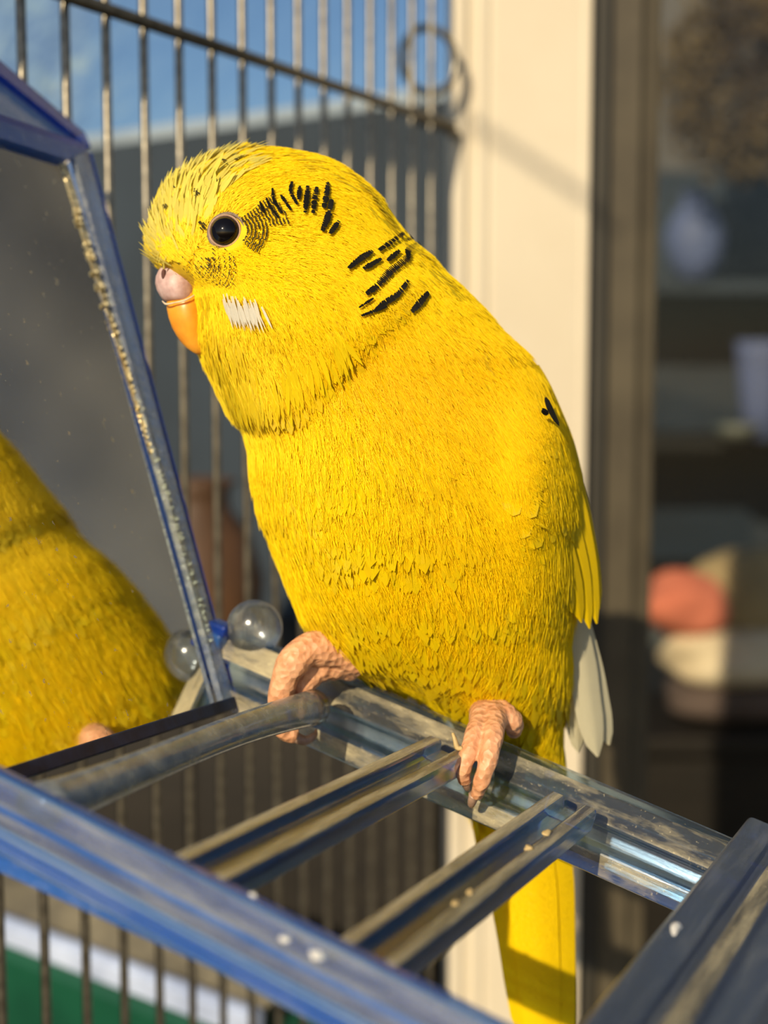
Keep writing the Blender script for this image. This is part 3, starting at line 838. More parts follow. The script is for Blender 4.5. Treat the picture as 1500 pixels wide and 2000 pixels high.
FLOW = np.array([
    (290, 480, -.75, -.45), (285, 515, -.6, .3), (330, 500, -.5, -.3), (296, 420, -.4, -.9), (320, 370, -.05, -1), (350, 340, .2, -.95), (400, 320, .5, -.8), (330, 430, -.15, -1), (400, 390, .35, -.9), (480, 300, .9, -.35),
    (560, 290, 1, .02), (650, 320, .95, .35), (740, 380, .8, .6), (800, 450, .8, .55), (870, 520, .75, .65), (500, 380, .85, -.4), (600, 400, 1, .1), (700, 450, .85, .5),
    (480, 500, .9, .45), (560, 500, .95, .3), (640, 540, .8, .55), (420, 540, .6, .8), (400, 600, .1, 1), (460, 620, .35, .95), (405, 700, .05, 1), (430, 780, .2, .98), (520, 680, .35, .93), (600, 620, .6, .8),
    (600, 720, .35, .93), (680, 640, .55, .82), (760, 580, .7, .7), (500, 790, .15, 1), (520, 900, .05, 1), (560, 1100, .2, .97), (640, 1230, .35, .93), (650, 900, .2, 1), (760, 800, .5, .85), (720, 1000, .15, 1),
    (950, 900, .6, .8), (1000, 1000, .6, .8), (1080, 950, .4, .9), (1130, 1050, .25, .97), (1110, 1180, .2, 1), (700, 1100, .15, 1), (800, 1250, .1, 1), (900, 1100, .35, .93), (1000, 1250, .2, 1), (950, 1350, 0, 1), (1080, 1350, 0, 1),
    (780, 1330, .2, .95), (880, 800, .6, .8), (950, 700, .7, .7), (1040, 800, .5, .85), (1000, 1500, .05, 1), (1020, 1650, .1, 1)], float)
def flow(px, py):
    d2_ = (px[..., None] - FLOW[:, 0]) ** 2 + (py[..., None] - FLOW[:, 1]) ** 2
    w_ = 1.0 / (d2_ + 400.0) ** 1.6
    v = (w_[..., None] * FLOW[:, 2:4]).sum(-2)
    return nrm(v)

def build_feathers(name, P, T, Nn, L, Wd, col, lift, curl, parent, mat, prof=(0.45, 0.95, 1.0, 0.72, 0.06), camber=0.14, tipfade=None, soft=0.75):
    """P,T,Nn camera space (n,3); one 3x5 grid feather each"""
    n = len(P)
    v = np.array([0, .28, .55, .82, 1.0]); u = np.array([-1, 0, 1.0])
    wv = np.array(prof)
    T = nrm(T - (T * Nn).sum(-1, keepdims=True) * Nn)
    Sd = nrm(np.cross(Nn, T))
    V = np.empty((n, 5, 3, 3))
    for i in range(5):
        ctr_ = P + T * (L * v[i])[:, None] + Nn * (L * (lift * v[i] - curl * v[i] ** 2))[:, None]
        for j in range(3):
            V[:, i, j] = ctr_ + Sd * (u[j] * Wd * 0.5 * wv[i])[:, None] - Nn * (abs(u[j]) * Wd * camber * wv[i])[:, None]
    Vw = c2w(V.reshape(-1, 3)) * S
    idx = np.arange(n)[:, None] * 15
    quads = []
    for i in range(4):
        for j in range(2):
            a_ = i * 3 + j
            quads.append(np.concatenate([idx + a_ + 3, idx + a_ + 4, idx + a_ + 1, idx + a_], 1))
    Q = np.stack(quads, 1).reshape(-1, 4)
    me = bpy.data.meshes.new(name)
    me.vertices.add(len(Vw)); me.vertices.foreach_set('co', Vw.ravel())
    me.loops.add(Q.size); me.loops.foreach_set('vertex_index', Q.ravel().astype(np.int32))
    me.polygons.add(len(Q)); me.polygons.foreach_set('loop_start', np.arange(0, Q.size, 4, dtype=np.int32))
    me.polygons.foreach_set('loop_total', np.full(len(Q), 4, np.int32))
    me.update(calc_edges=True); me.validate()
    uvv = np.stack(np.broadcast_arrays((u[None, None, :] + 1) / 2, v[None, :, None], ), -1)
    uvv = np.broadcast_to(uvv, (n, 5, 3, 2)).reshape(-1, 2)
    ul = me.uv_layers.new(name='UVMap')
    ul.data.foreach_set('uv', uvv[Q.ravel()].astype(np.float32).ravel())
    ca = me.color_attributes.new('Col', 'FLOAT_COLOR', 'POINT')
    C4 = np.ones((n, 5, 3, 4), np.float32)
    C4[..., :3] = col[:, None, None, :]
    if tipfade is not None:
        C4[:, :, :, :3] *= np.array(tipfade)[None, :, None, None]
    ca.data.foreach_set('color', C4.ravel())
    o = link_mesh(name, me, parent, mat, True, origin=None)
    if soft:                                   # soft vanes shade with the body they lie on
        own = np.empty(len(me.vertices) * 3); me.vertices.foreach_get('normal', own)
        own = own.reshape(-1, 3)
        bn = Nn[:, 0:1] * RIGHT - Nn[:, 1:2] * UP + Nn[:, 2:3] * FWD
        bn = np.repeat(bn, 15, 0)
        own = own * np.sign((own * bn).sum(-1, keepdims=True) + 1e-9)
        me.normals_split_custom_set_from_vertices(nrm(bn * soft + own * (1 - soft)).tolist())
    return o

def sample_body(n, dens):
    """random points on the loft weighted by area*density(px,py)"""
    w_ = AREA * dens(bp, by)
    p_ = (w_ / w_.sum()).ravel()
    k = rng.choice(p_.size, n, p=p_)
    r_, c_ = np.divmod(k, len(ths))
    fr_ = rng.uniform(-.5, .5, n); fc_ = rng.uniform(-.5, .5, n)
    y_ = np.interp(r_ + fr_, np.arange(len(ys)), ys)
    t_ = (c_ + fc_) * (ths[1] - ths[0])
    px, py, Z = surf(y_, t_)
    return px, py, Z, NB[r_, c_]

Y_BASE = np.array(lin(252, 220, 4)[:3]); Y_LEMON = np.array(lin(252, 232, 70)[:3]); Y_ORANGE = np.array(lin(244, 194, 2)[:3]); Y_SHADE = np.array(lin(216, 188, 4)[:3]); Y_HOT = np.array(lin(253, 224, 2)[:3])
def gauss(px, py, x, y, sx, sy): return np.exp(-((px - x) / sx) ** 2 - ((py - y) / sy) ** 2)[..., None]
def bird_colour(px, py):
    c = np.broadcast_to(Y_BASE, px.shape + (3,)).copy()
    def mixin(col, k):
        nonlocal c
        k = np.clip(k, 0, 1)
        c = c * (1 - k) + col * k
    mixin(Y_ORANGE, 0.6 * gauss(px, py, 720, 740, 190, 100))
    mixin(Y_ORANGE, 0.4 * gauss(px, py, 900, 760, 200, 140))
    mixin(Y_ORANGE, 0.3 * gauss(px, py, 860, 980, 120, 260))
    mixin(Y_HOT, 0.7 * gauss(px, py, 600, 1000, 120, 200))
    mixin(Y_SHADE, 0.6 * gauss(px, py, 1120, 1150, 80, 200))  # shade on the wing side put into the feather colour
    mixin(Y_SHADE, 0.35 * gauss(px, py, 1080, 1400, 90, 120))  # same painted shade on the lower belly
    mixin(Y_LEMON, 0.9 * gauss(px, py, 330, 380, 110, 120))
    mixin(Y_LEMON, 0.45 * gauss(px, py, 450, 760, 90, 120))
    return c

def lens(px, py):
    """feather length (cm) by region"""
    l = np.interp(py, [290, 420, 560, 640, 760, 900, 1200, 1450, 1680], [0.30, 0.24, 0.26, 0.36, 0.50, 0.60, 0.72, 0.80, 0.9])
    l = l * (1 - 0.55 * np.exp(-((px - 440) / 75) ** 2 - ((py - 480) / 75) ** 2))
    l = l * (1 - 0.45 * np.exp(-((px - 380) / 60) ** 2 - ((py - 540) / 60) ** 2))
    return l

def clear_of_face(px, py):
    e = ((px - 444) / 38) ** 2 + ((py - 455) / 36) ** 2 < 1
    c = ((px - 342) / 40) ** 2 + ((py - 552) / 42) ** 2 < 1
    return ~(e | c)

def plumage(name, n, dens, kL, kW, lift, curl, jit=0.25, off=0.0, colk=1.0):
    px, py, Z, Nn = sample_body(n, dens)
    ok = clear_of_face(px, py) | (Z > sm_interp(py, CT))
    px, py, Z, Nn = px[ok], py[ok], Z[ok], Nn[ok]
    fl = flow(px, py)
    ang = rng.normal(0, jit, len(px))
    fx = fl[:, 0] * np.cos(ang) - fl[:, 1] * np.sin(ang); fy = fl[:, 0] * np.sin(ang) + fl[:, 1] * np.cos(ang)
    T = np.stack([fx, fy, np.zeros_like(fx)], -1)
    T = T + 0.001 * rng.normal(size=T.shape)
    L = lens(px, py) * kL * rng.uniform(0.75, 1.2, len(px))
    Wd = L * kW * rng.uniform(0.8, 1.2, len(px))
    col = bird_colour(px, py) * (rng.uniform(0.93, 1.05, len(px)) * colk)[:, None]
    col[:, 1] *= rng.uniform(0.95, 1.03, len(px))
    P = CAMP(px, py, Z) + Nn * off - T * (L * 0.35)[:, None] * 0
    o = build_feathers(name, P, T, Nn, L, Wd, col, lift * rng.uniform(0.6, 1.5, len(px)), curl, bird, M['feather'])
    o['kind'] = 'stuff'
    return o
den = lambda px, py: 1.0 / lens(px, py) ** 1.25
plumage('plumage', 22000, den, 0.95, 0.36, 0.035, 0.02, 0.16, off=-0.01)
plumage('fine_plumage', 22000, den, 0.7, 0.16, 0.05, 0.02, 0.2, off=0.02, colk=1.03)

# loose barbs: very thin strands lying along the feather flow
def strands(name, n, lenk, rad, off, lift, jit, dens=None):
    px, py, Z, Nn = sample_body(n, dens or den)
    ok = clear_of_face(px, py) | (Z > sm_interp(py, CT))
    px, py, Z, Nn = px[ok], py[ok], Z[ok], Nn[ok]
    n = len(px)
    fl = flow(px, py)
    ang = rng.normal(0, jit, n)
    T = np.stack([fl[:, 0] * np.cos(ang) - fl[:, 1] * np.sin(ang), fl[:, 0] * np.sin(ang) + fl[:, 1] * np.cos(ang), 0 * ang], -1)
    T = nrm(T - (T * Nn).sum(-1, keepdims=True) * Nn)
    L = lens(px, py) * lenk * rng.uniform(.6, 1.3, n)
    P = CAMP(px, py, Z) + Nn * off
    v = np.array([0, .35, .7, 1.0])
    lf = lift * rng.uniform(.3, 1.6, n)
    sw = np.cross(Nn, T) * (rng.normal(0, .12, n))[:, None]
    pts = P[:, None] + T[:, None] * (L[:, None] * v)[..., None] + Nn[:, None] * (L[:, None] * (lf[:, None] * v - .05 * v ** 2))[..., None] + sw[:, None] * (L[:, None] * v ** 2)[..., None]
    W = c2w(pts.reshape(-1, 3)) * S
    org = np.array(root_of(bird))
    hc = bpy.data.hair_curves.new(name)
    hc.add_curves([4] * n)
    hc.position_data.foreach_set('vector', (W - org).astype(np.float32).ravel())
    ra = hc.attributes.get('radius') or hc.attributes.new('radius', 'FLOAT', 'POINT')
    ra.data.foreach_set('value', np.tile(np.array([1, 1, .8, .25]) * rad * S, n).astype(np.float32))
    col = bird_colour(px, py) * rng.uniform(.9, 1.12, (n, 1))
    ca = hc.attributes.new('Col', 'FLOAT_COLOR', 'CURVE')
    ca.data.foreach_set('color', np.concatenate([col, np.ones((n, 1))], 1).astype(np.float32).ravel())
    hc.materials.append(M['barb'])
    o = bpy.data.objects.new(name, hc); COL.objects.link(o); o.parent = bird; o['kind'] = 'stuff'
    return o
m, nt, bs, out = newmat('loose_barb')
at = N(nt, 'ShaderNodeAttribute', attribute_name='Col')
nt.links.new(at.outputs['Color'], bs.inputs['Base Color'])
bs.inputs['Roughness'].default_value = 0.55; bs.inputs['Specular IOR Level'].default_value = 0.25
tl_ = N(nt, 'ShaderNodeBsdfTranslucent'); nt.links.new(at.outputs['Color'], tl_.inputs[0])
ms_ = N(nt, 'ShaderNodeMixShader'); ms_.inputs[0].default_value = 0.35
nt.links.new(bs.outputs[0], ms_.inputs[1]); nt.links.new(tl_.outputs[0], ms_.inputs[2]); nt.links.new(ms_.outputs[0], out.inputs['Surface'])
M['barb'] = m
strands('loose_barbs', 130000, 0.55, 0.0040, 0.03, 0.10, 0.17)
strands('wing_barbs', 9000, 0.5, 0.0040, 0.055, 0.08, 0.12, lambda px, py: np.exp(-((px - 1020) / 55) ** 2 - ((py - 930) / 140) ** 2) * (bz < sm_interp(py, CT)) + 1e-9)

# hand-placed feathers given in image px: (px, py, dirx, diry, length px, width px)
def placed(name, rows, colour, parent, lift=0.12, curl=0.05, off=0.08, mat=None, prof=(0.45, 0.95, 1.0, 0.72, 0.06), zadd=0.0, jitc=0.06, camber=0.14):
    a = np.array(rows, float)
    lo_, hi_ = sm_interp(a[:, 1], LT) + 5, sm_interp(a[:, 1], RT) - 5
    a[:, 1] = np.clip(a[:, 1], 296, 1670); a[:, 0] = np.clip(a[:, 0], lo_, hi_)
    P0, Nn = normal_front(a[:, 0], a[:, 1])
    T = np.stack([a[:, 2], a[:, 3], 0 * a[:, 0]], -1)
    sc_ = P0[:, 2] / F
    col = np.broadcast_to(np.asarray(colour, float), (len(a), 3)) * rng.uniform(1 - jitc, 1 + jitc, (len(a), 1))
    return build_feathers(name, P0 + Nn * off + np.array([0, 0, zadd]), T, Nn, a[:, 4] * sc_, a[:, 5] * sc_, col, np.full(len(a), lift), curl, parent, mat or M['feather'], prof, camber)

# ruffled pale forehead tuft
PT = (0.5, 0.9, 0.85, 0.5, 0.03)
rows = []
for (x, y, dx, dy, L, n_) in ((300, 510, -.75, .45, 34, 14), (300, 490, -.95, .05, 36, 16), (305, 468, -.85, -.5, 40, 18), (310, 440, -.6, -.8, 50, 20), (318, 412, -.4, -.92, 58, 22), (336, 390, -.1, -1, 60, 20), (360, 366, .2, -.97, 60, 20), (395, 345, .45, -.9, 60, 18), (430, 332, .65, -.76, 60, 16), (350, 425, .05, -1, 66, 20), (390, 395, .4, -.92, 66, 18), (330, 465, -.35, -.93, 50, 18), (318, 518, -.6, .6, 28, 12), (470, 318, .85, -.5, 56, 14), (380, 440, .2, -.97, 50, 14), (430, 370, .6, -.8, 55, 14)):
    for k in range(n_):
        a_ = rng.normal(0, 0.16)
        rows.append((x + rng.normal(0, 13), y + rng.normal(0, 13), dx * math.cos(a_) - dy * math.sin(a_), dx * math.sin(a_) + dy * math.cos(a_), L * rng.uniform(.6, 1.1), L * rng.uniform(.13, .24)))
o = placed('forehead_tuft', rows, lin(252, 234, 104)[:3], bird, 0.12, 0.03, 0.03, prof=PT, camber=.06, jitc=.1); o['kind'] = 'stuff'
rows = []
for y_ in np.concatenate([rng.uniform(310, 520, 120), rng.uniform(292, 330, 40)]):
    x_ = float(np.interp(y_, LT[:, 0], LT[:, 1])) + rng.uniform(4, 26)
    fl = flow(np.array([x_ + 5]), np.array([y_]))[0]
    rows.append((x_, y_, fl[0] - .12, fl[1], rng.uniform(26, 52), rng.uniform(6, 11)))
o = placed('forehead_tuft', rows, lin(252, 236, 120)[:3], bird, 0.30, 0.04, 0.02, prof=PT, camber=.06, jitc=.1); o['kind'] = 'stuff'
rows = []
for y_ in rng.uniform(690, 800, 90):
    x_ = float(np.interp(y_, LT[:, 0], LT[:, 1])) + rng.uniform(4, 40)
    rows.append((x_, y_, rng.normal(.16, .1), 1, rng.uniform(40, 70), rng.uniform(6, 10)))
for k in range(60):
    rows.append((rng.uniform(430, 520), rng.uniform(770, 800), rng.normal(.12, .1), 1, rng.uniform(36, 60), rng.uniform(6, 10)))
o = placed('throat_feathers', rows, lin(253, 224, 24)[:3], bird, 0.16, 0.03, 0.03, prof=PT, camber=.06, jitc=.08); o['kind'] = 'stuff'
# ragged nape and crown edge, throat beard
rows = []
for (x, y, dx, dy) in ((520, 300, .95, -.25), (560, 302, .98, -.1), (600, 310, .98, .05), (650, 330, .95, .3), (690, 350, .92, .36), (725, 380, .9, .4), (750, 415, .88, .45), (775, 445, .9, .4), (805, 470, .92, .35), (830, 495, .93, .32), (850, 528, .85, .5), (880, 560, .8, .6)):
    for k in range(14):
        a_ = rng.normal(0, 0.2)
        rows.append((x + rng.normal(0, 14), y + rng.normal(4, 10), dx * math.cos(a_) - dy * math.sin(a_), dx * math.sin(a_) + dy * math.cos(a_), rng.uniform(20, 40), rng.uniform(5, 9)))
for (x, y, dx, dy) in ((400, 690, .05, 1), (404, 720, .1, 1), (415, 750, .2, 1), (430, 775, .28, .95), (445, 795, .25, 1), (462, 800, .2, 1), (490, 790, .1, 1), (480, 760, .1, 1), (440, 740, .15, 1), (530, 790, .1, 1), (570, 770, .15, 1), (430, 690, .12, 1), (460, 710, .15, 1), (620, 730, .3, .95), (660, 690, .4, .9)):
    for k in range(12):
        a_ = rng.normal(0, 0.12)
        rows.append((x + rng.normal(0, 10), y + rng.normal(-22, 16), dx * math.cos(a_) - dy * math.sin(a_), dx * math.sin(a_) + dy * math.cos(a_), rng.uniform(45, 75), rng.uniform(7, 13)))
nap = []
for y_ in rng.uniform(315, 570, 110):
    x_ = float(np.interp(y_, RT[:, 0], RT[:, 1])) - rng.uniform(6, 26)
    fl = flow(np.array([x_]), np.array([y_]))[0]
    nap.append((x_, y_, fl[0] + .15, fl[1], rng.uniform(24, 44), rng.uniform(6, 10)))
o = placed('nape_feathers', nap, lin(250, 215, 6)[:3], bird, 0.26, 0.04, 0.02, prof=PT, camber=.06, jitc=.08); o['kind'] = 'stuff'
# feathers closing over the side of the beak
for k in range(60):
    rows.append((rng.uniform(384, 412), rng.uniform(570, 690), rng.normal(-.12, .1), 1, rng.uniform(22, 36), rng.uniform(4, 7)))
o = placed('ruffled_edge', rows, lin(252, 220, 12)[:3], bird, 0.07, 0.02, 0.04, prof=PT, camber=.06); o['kind'] = 'stuff'

# white cheek patch
rows = []
for i in range(60):
    t_ = rng.uniform(0, 1)
    rows.append((444 + 68 * t_ + rng.normal(0, 3), 570 + 16 * t_ + rng.uniform(0, 24), .25 + .2 * t_ + rng.normal(0, .08), 1, rng.uniform(30, 56), rng.uniform(3.5, 7)))
o = placed('cheek_patch', rows, (0.90, 0.85, 0.72), bird, 0.06, 0.03, 0.09, prof=PT, camber=.05); o['label'] = 'white cheek patch'; o['kind'] = 'stuff'

# black barring: rows of tiny dark barbs across the feather flow
BARS = [
    ([(570, 365), (568, 383), (580, 407)], 6), ([(585, 373), (583, 397)], 7), ([(600, 373), (598, 397), (595, 423)], 8), ([(617, 375), (613, 397), (610, 423)], 8), ([(638, 365), (635, 390), (630, 413)], 9),
    ([(645, 397), (638, 430), (628, 457)], 9), ([(658, 440), (642, 463)], 8), ([(533, 377), (537, 400), (552, 423)], 5), ([(550, 390), (568, 417)], 6), ([(522, 395), (530, 412), (545, 432)], 4), ([(510, 402), (520, 425)], 4),
    ([(788, 456), (760, 480), (736, 496)], 8), ([(722, 498), (700, 512), (678, 530)], 9), ([(806, 462), (788, 480)], 7), ([(774, 498), (752, 516)], 8), ([(740, 512), (706, 532)], 8),
    ([(818, 482), (792, 496), (788, 512), (760, 536), (736, 562), (714, 578)], 11), ([(790, 556), (772, 580), (748, 596), (732, 608)], 9), ([(830, 576), (814, 594), (798, 610)], 10), ([(750, 602), (704, 620)], 5), ([(726, 588), (700, 604)], 4)]
rows = []
for pts, wpx in BARS:
    cp = catmull(pts, 60) if len(pts) > 2 else np.linspace(pts[0], pts[1], 60)
    ln = np.linalg.norm(np.diff(cp, axis=0), axis=1).sum()
    m_ = int(ln * 1.6)
    for t_ in rng.uniform(0, 1, m_):
        q = cp[min(59, int(t_ * 60))]
        fl = flow(np.array([q[0]]), np.array([q[1]]))[0]
        L_ = wpx * rng.uniform(0.65, 1.3) * (0.75 + 0.5 * math.sin(math.pi * t_))
        rows.append((q[0] - fl[0] * L_ * .5, q[1] - fl[1] * L_ * .5, fl[0] + rng.normal(0, .1), fl[1] + rng.normal(0, .1), L_, 3.2))
o = placed('neck_barring', rows, (0.012, 0.010, 0.006), bird, 0.02, 0.0, 0.085, prof=(0.8, 1, 1, .9, .3), camber=0.02); o['kind'] = 'stuff'; o['label'] = 'black bars on nape and neck'
# fine grey scalloping round the eye
rows = []
for r_ in np.arange(44, 118, 6.5):
    amin, amax = (-42, 40) if r_ < 80 else (-44, -6)
    a0 = amin
    while a0 < amax:
        seg = rng.uniform(5, 13)
        for a_ in np.arange(a0, min(a0 + seg, amax), 1.0):
            x = 442 + r_ * math.cos(math.radians(a_)) * 1.05; y = 456 + r_ * math.sin(math.radians(a_)) * 0.8 + 2.2 * math.sin(a_ * .5 + r_)
            rows.append((x, y, math.cos(math.radians(a_)), math.sin(math.radians(a_)), rng.uniform(2.2, 4.2), 2.6))
        a0 += seg + rng.uniform(1, 5)
for k, xs in enumerate((412, 422, 432, 442, 452, 460)):
    for t_ in np.linspace(0, 1, 26):
        if rng.uniform() < 0.75:
            rows.append((xs + 8 * math.sin(t_ * 3) - 12 * t_ + rng.normal(0, .8), 505 + t_ * (30 + 5 * k), 0.8, .5, rng.uniform(2, 4), 2.4))
for k in range(70):
    x = rng.normal(400, 26); y = rng.normal(520, 18)
    rows.append((x, y, .7, .6, rng.uniform(3, 7), 2))
for (x, y) in ((393, 437), (398, 445), (462, 318), (459, 314), (408, 361), (422, 357), (388, 378), (345, 370), (330, 405), (387, 383), (405, 366), (440, 322)):
    for k in range(6): rows.append((x + rng.normal(0, 2), y + rng.normal(0, 2), .6, .6, rng.uniform(5, 9), 3))
o = placed('face_scalloping', rows, (0.07, 0.055, 0.018), bird, 0.02, 0.0, 0.075, prof=(0.8, 1, 1, .9, .3), camber=0.02, jitc=.4); o['kind'] = 'stuff'; o['label'] = 'fine grey scalloping around the eye'

# ---- eye
ec = CAMP(440, 453, 0); ez = float(surf_front(np.array([440.]), np.array([453.]))[0])
eC = CAMP(442, 454, ez + 0.0)
E_AX = nrm(np.array([-0.16, -0.06, -1.0]))
m, nt, bs, out = newmat('eye_black'); bs.inputs['Base Color'].default_value = (0.004, 0.003, 0.003, 1); bs.inputs['Roughness'].default_value = 0.10
bs.inputs['Specular IOR Level'].default_value = 0.35; M['eye'] = m
M['eyeskin'] = simple('grey_eye_skin', (0.24, 0.17, 0.12, 1), (0.14, 0.10, 0.075, 1), 2500, 0.7, bmp=0.6, bdist=0.0001)
M['iris'] = simple('pale_iris_ring', (0.42, 0.26, 0.17, 1), (0.3, 0.18, 0.12, 1), 2500, 0.4)
AXW = vdir(E_AX)
EK = 1.2
ep = lambda L: [(r_ * EK, z_ * EK) for r_, z_ in L]
eye = lathe('eye', ep([(0.003, 0.172), (0.03, 0.170), (0.06, 0.163), (0.09, 0.150), (0.115, 0.134), (0.137, 0.112), (0.155, 0.082), (0.168, 0.045), (0.172, 0.0), (0.12, -0.1)]), c2w(eC), axis=AXW, sides=36, parent=bird, mat=M['eye'])
lathe('iris_ring', ep([(0.160, 0.055), (0.166, 0.080), (0.178, 0.083), (0.186, 0.06), (0.18, 0.02), (0.15, 0.0)]), c2w(eC), axis=AXW, sides=36, parent=eye, mat=M['iris'])
sk = c2w(eC) + RIGHT * 0.025 - UP * 0.012
lathe('eyelid', ep([(0.185, 0.0), (0.186, 0.06), (0.200, 0.078), (0.222, 0.060), (0.240, 0.01), (0.25, -0.06), (0.2, -0.1)]), sk, axis=AXW, sides=36, parent=eye, mat=M['eyeskin'])

# ---- cere and beak
m, nt, bs, out = newmat('pink_cere')
nz = noise(nt, 900, 5); r = ramp(nt, nz.outputs[0], [(0.3, (0.42, 0.26, 0.24)), (0.7, (0.62, 0.44, 0.42))])
nt.links.new(r.outputs[0], bs.inputs['Base Color']); bs.inputs['Roughness'].default_value = 0.5
bs.inputs['Subsurface Weight'].default_value = 0.25; bs.inputs['Subsurface Scale'].default_value = 0.001; bs.inputs['Subsurface Radius'].default_value = (1, .4, .3)
bump(nt, bs, nz.outputs[0], 0.3, 0.0002); M['cere'] = m
m, nt, bs, out = newmat('orange_beak')
nz = noise(nt, 300, 4); r = ramp(nt, nz.outputs[0], [(0.3, (0.75, 0.26, 0.012)), (0.7, (0.88, 0.40, 0.03))])
nt.links.new(r.outputs[0], bs.inputs['Base Color']); bs.inputs['Roughness'].default_value = 0.35
bs.inputs['Subsurface Weight'].default_value = 0.3; bs.inputs['Subsurface Scale'].default_value = 0.001
M['beak'] = m
M['crust'] = simple('cream_crust', (0.75, 0.6, 0.42, 1), (0.6, 0.42, 0.3, 1), 1500, 0.7)
M['nostril'] = simple('nostril', (0.12, 0.05, 0.04, 1), None, 900, 0.8)
BZ = 19.70
def loft(name, rows, sides=28, zc=BZ, **kw):
    """rows: (y, left px, right px, half depth cm, optional z)"""
    G = []
    for row in rows:
        y, l, r_, h = row[:4]; z = row[4] if len(row) > 4 else zc
        th = np.linspace(0, 2 * np.pi, sides, endpoint=False)
        G.append(PW((l + r_) / 2 + (r_ - l) / 2 * np.cos(th), y + 0 * th, z + h * np.sin(th)))
    return grid_mesh(name, np.array(G), closed_u=True, caps=True, **kw)
loft('beak', [(572, 332, 400, .26), (590, 325, 398, .30), (605, 326, 399, .30), (620, 329, 400, .29), (640, 336, 401, .26), (656, 345, 402, .22), (670, 355, 406, .17), (680, 365, 403, .12), (688, 376, 398, .07), (692, 384, 393, .02)], parent=bird, mat=M['beak'])
cere = loft('cere', [(508, 333, 348, .05), (511, 326, 356, .14), (517, 318, 364, .23), (527, 310, 373, .31), (540, 304, 380, .36), (553, 303, 384, .38), (566, 306, 385, .37), (577, 312, 384, .34), (584, 317, 382, .30), (588, 322, 378, .22)], parent=bird, mat=M['cere'])
nc = PW(320, 536, BZ - 0.27)
blob('nostril', nc, 0.035, 0.05, 0.075, 0, n=10, parent=cere, mat=M['nostril'])
# crusty lower edge of the cere
pts = [PW(x, y, z) for x, y, z in ((317, 588, BZ - .10), (325, 594, BZ - .25), (342, 591, BZ - .34), (360, 587, BZ - .36), (374, 580, BZ - .33), (384, 573, BZ - .25))]
tube('cere_edge', pts, [0.008, 0.014, 0.009, 0.015, 0.010, 0.007], n=24, sides=8, parent=cere, mat=M['crust'])

# ---- wing: covert feathers, flight feathers, white inner feathers
def one_feather(name, pts_px, width_px, colour, parent, mat=M['feather_big'], nrm_cam=(0.35, -0.05, -1.0), prof=None, segs=14, droop=0.0, cam_=0.10):
    """long feather along an image-space path with depths: pts (px,py,Z)"""
    cp = catmull([CAMP(*p) for p in pts_px], segs)
    T = nrm(np.gradient(cp, axis=0))
    nn = nrm(np.asarray(nrm_cam, float)); nn = nrm(nn - (T * nn).sum(-1, keepdims=True) * T)
    Sd = nrm(np.cross(nn, T))
    v = np.linspace(0, 1, segs)
    pv = np.interp(v, [0, .12, .5, .8, .92, 1], prof or [.35, .7, 1, .92, .62, .08])
    us = np.linspace(-1, 1, 7)
    wc = width_px / F * cp[:, 2] / 2
    G = cp[:, None, :] + Sd[:, None, :] * (us[None, :] * (wc * pv)[:, None])[..., None] - nn[:, None, :] * ((us[None, :] ** 2) * (wc * pv)[:, None] * cam_ * 2 - 0.012 * (np.abs(us) < 0.05))[..., None]
    o = grid_mesh(name, c2w(G), parent=parent, mat=mat)
    me = o.data
    ul = me.uv_layers.new(name='UVMap')
    vi = np.empty(len(me.loops), np.int32); me.loops.foreach_get('vertex_index', vi)
    uu = np.stack([np.tile((us + 1) / 2, segs), np.repeat(v, 7)], -1)
    ul.data.foreach_set('uv', uu[vi].astype(np.float32).ravel())
    ca = me.color_attributes.new('Col', 'FLOAT_COLOR', 'POINT')
    C4 = np.ones((segs * 7, 4), np.float32); C4[:, :3] = np.asarray(colour)[:3]
    ca.data.foreach_set('color', C4.ravel())
    return o
def zf(px, py, d=0.12):
    return float(surf_front(np.array([float(px)]), np.array([float(py)]))[0]) - d

rows = []
for i, (x, y) in enumerate([(970, 790), (1000, 770), (1030, 780), (985, 840), (1015, 830), (1045, 830), (960, 880), (995, 890), (1030, 885), (1060, 880), (975, 940), (1010, 945), (1045, 940), (1075, 935), (1000, 990), (1035, 1000), (1068, 990), (1092, 985), (1040, 1050), (1070, 1045), (1098, 1040), (1060, 1095), (1085, 1090), (1105, 1085)]):
    rows.append((x, y - 30, .32, .95, rng.uniform(85, 105), rng.uniform(46, 58)))
wing = placed('wing', rows, lin(249, 212, 3)[:3], bird, 0.010, 0.01, 0.022, mat=M['feather_big'], prof=(0.6, 1.0, 1.0, 0.85, 0.3), camber=0.04, jitc=.03)
wing['label'] = 'folded yellow wing'
ff = [
    ([(1062, 800, 19.9), (1110, 930, 20.0), (1142, 1060, 20.15), (1166, 1218, 20.4)], 46, 228),
    ([(1050, 860, 19.6), (1098, 980, 19.8), (1130, 1090, 20.0), (1152, 1228, 20.3)], 46, 232),
    ([(1040, 900, 19.3), (1082, 1010, 19.5), (1114, 1110, 19.8), (1136, 1216, 20.15)], 46, 226),
    ([(1078, 800, 20.3), (1120, 930, 20.4), (1148, 1060, 20.5), (1171, 1190, 20.65)], 44, 220),
    ([(1040, 950, 19.1), (1070, 1040, 19.3), (1098, 1120, 19.6), (1118, 1196, 19.95)], 44, 222),
    ([(1046, 715, 20.05), (1082, 810, 20.15), (1112, 900, 20.25), (1138, 1020, 20.45)], 50, 224)]
for pts, wpx, g in ff:
    one_feather('flight_feather', pts, wpx, lin(g + 4, g * 0.86, 2), wing)
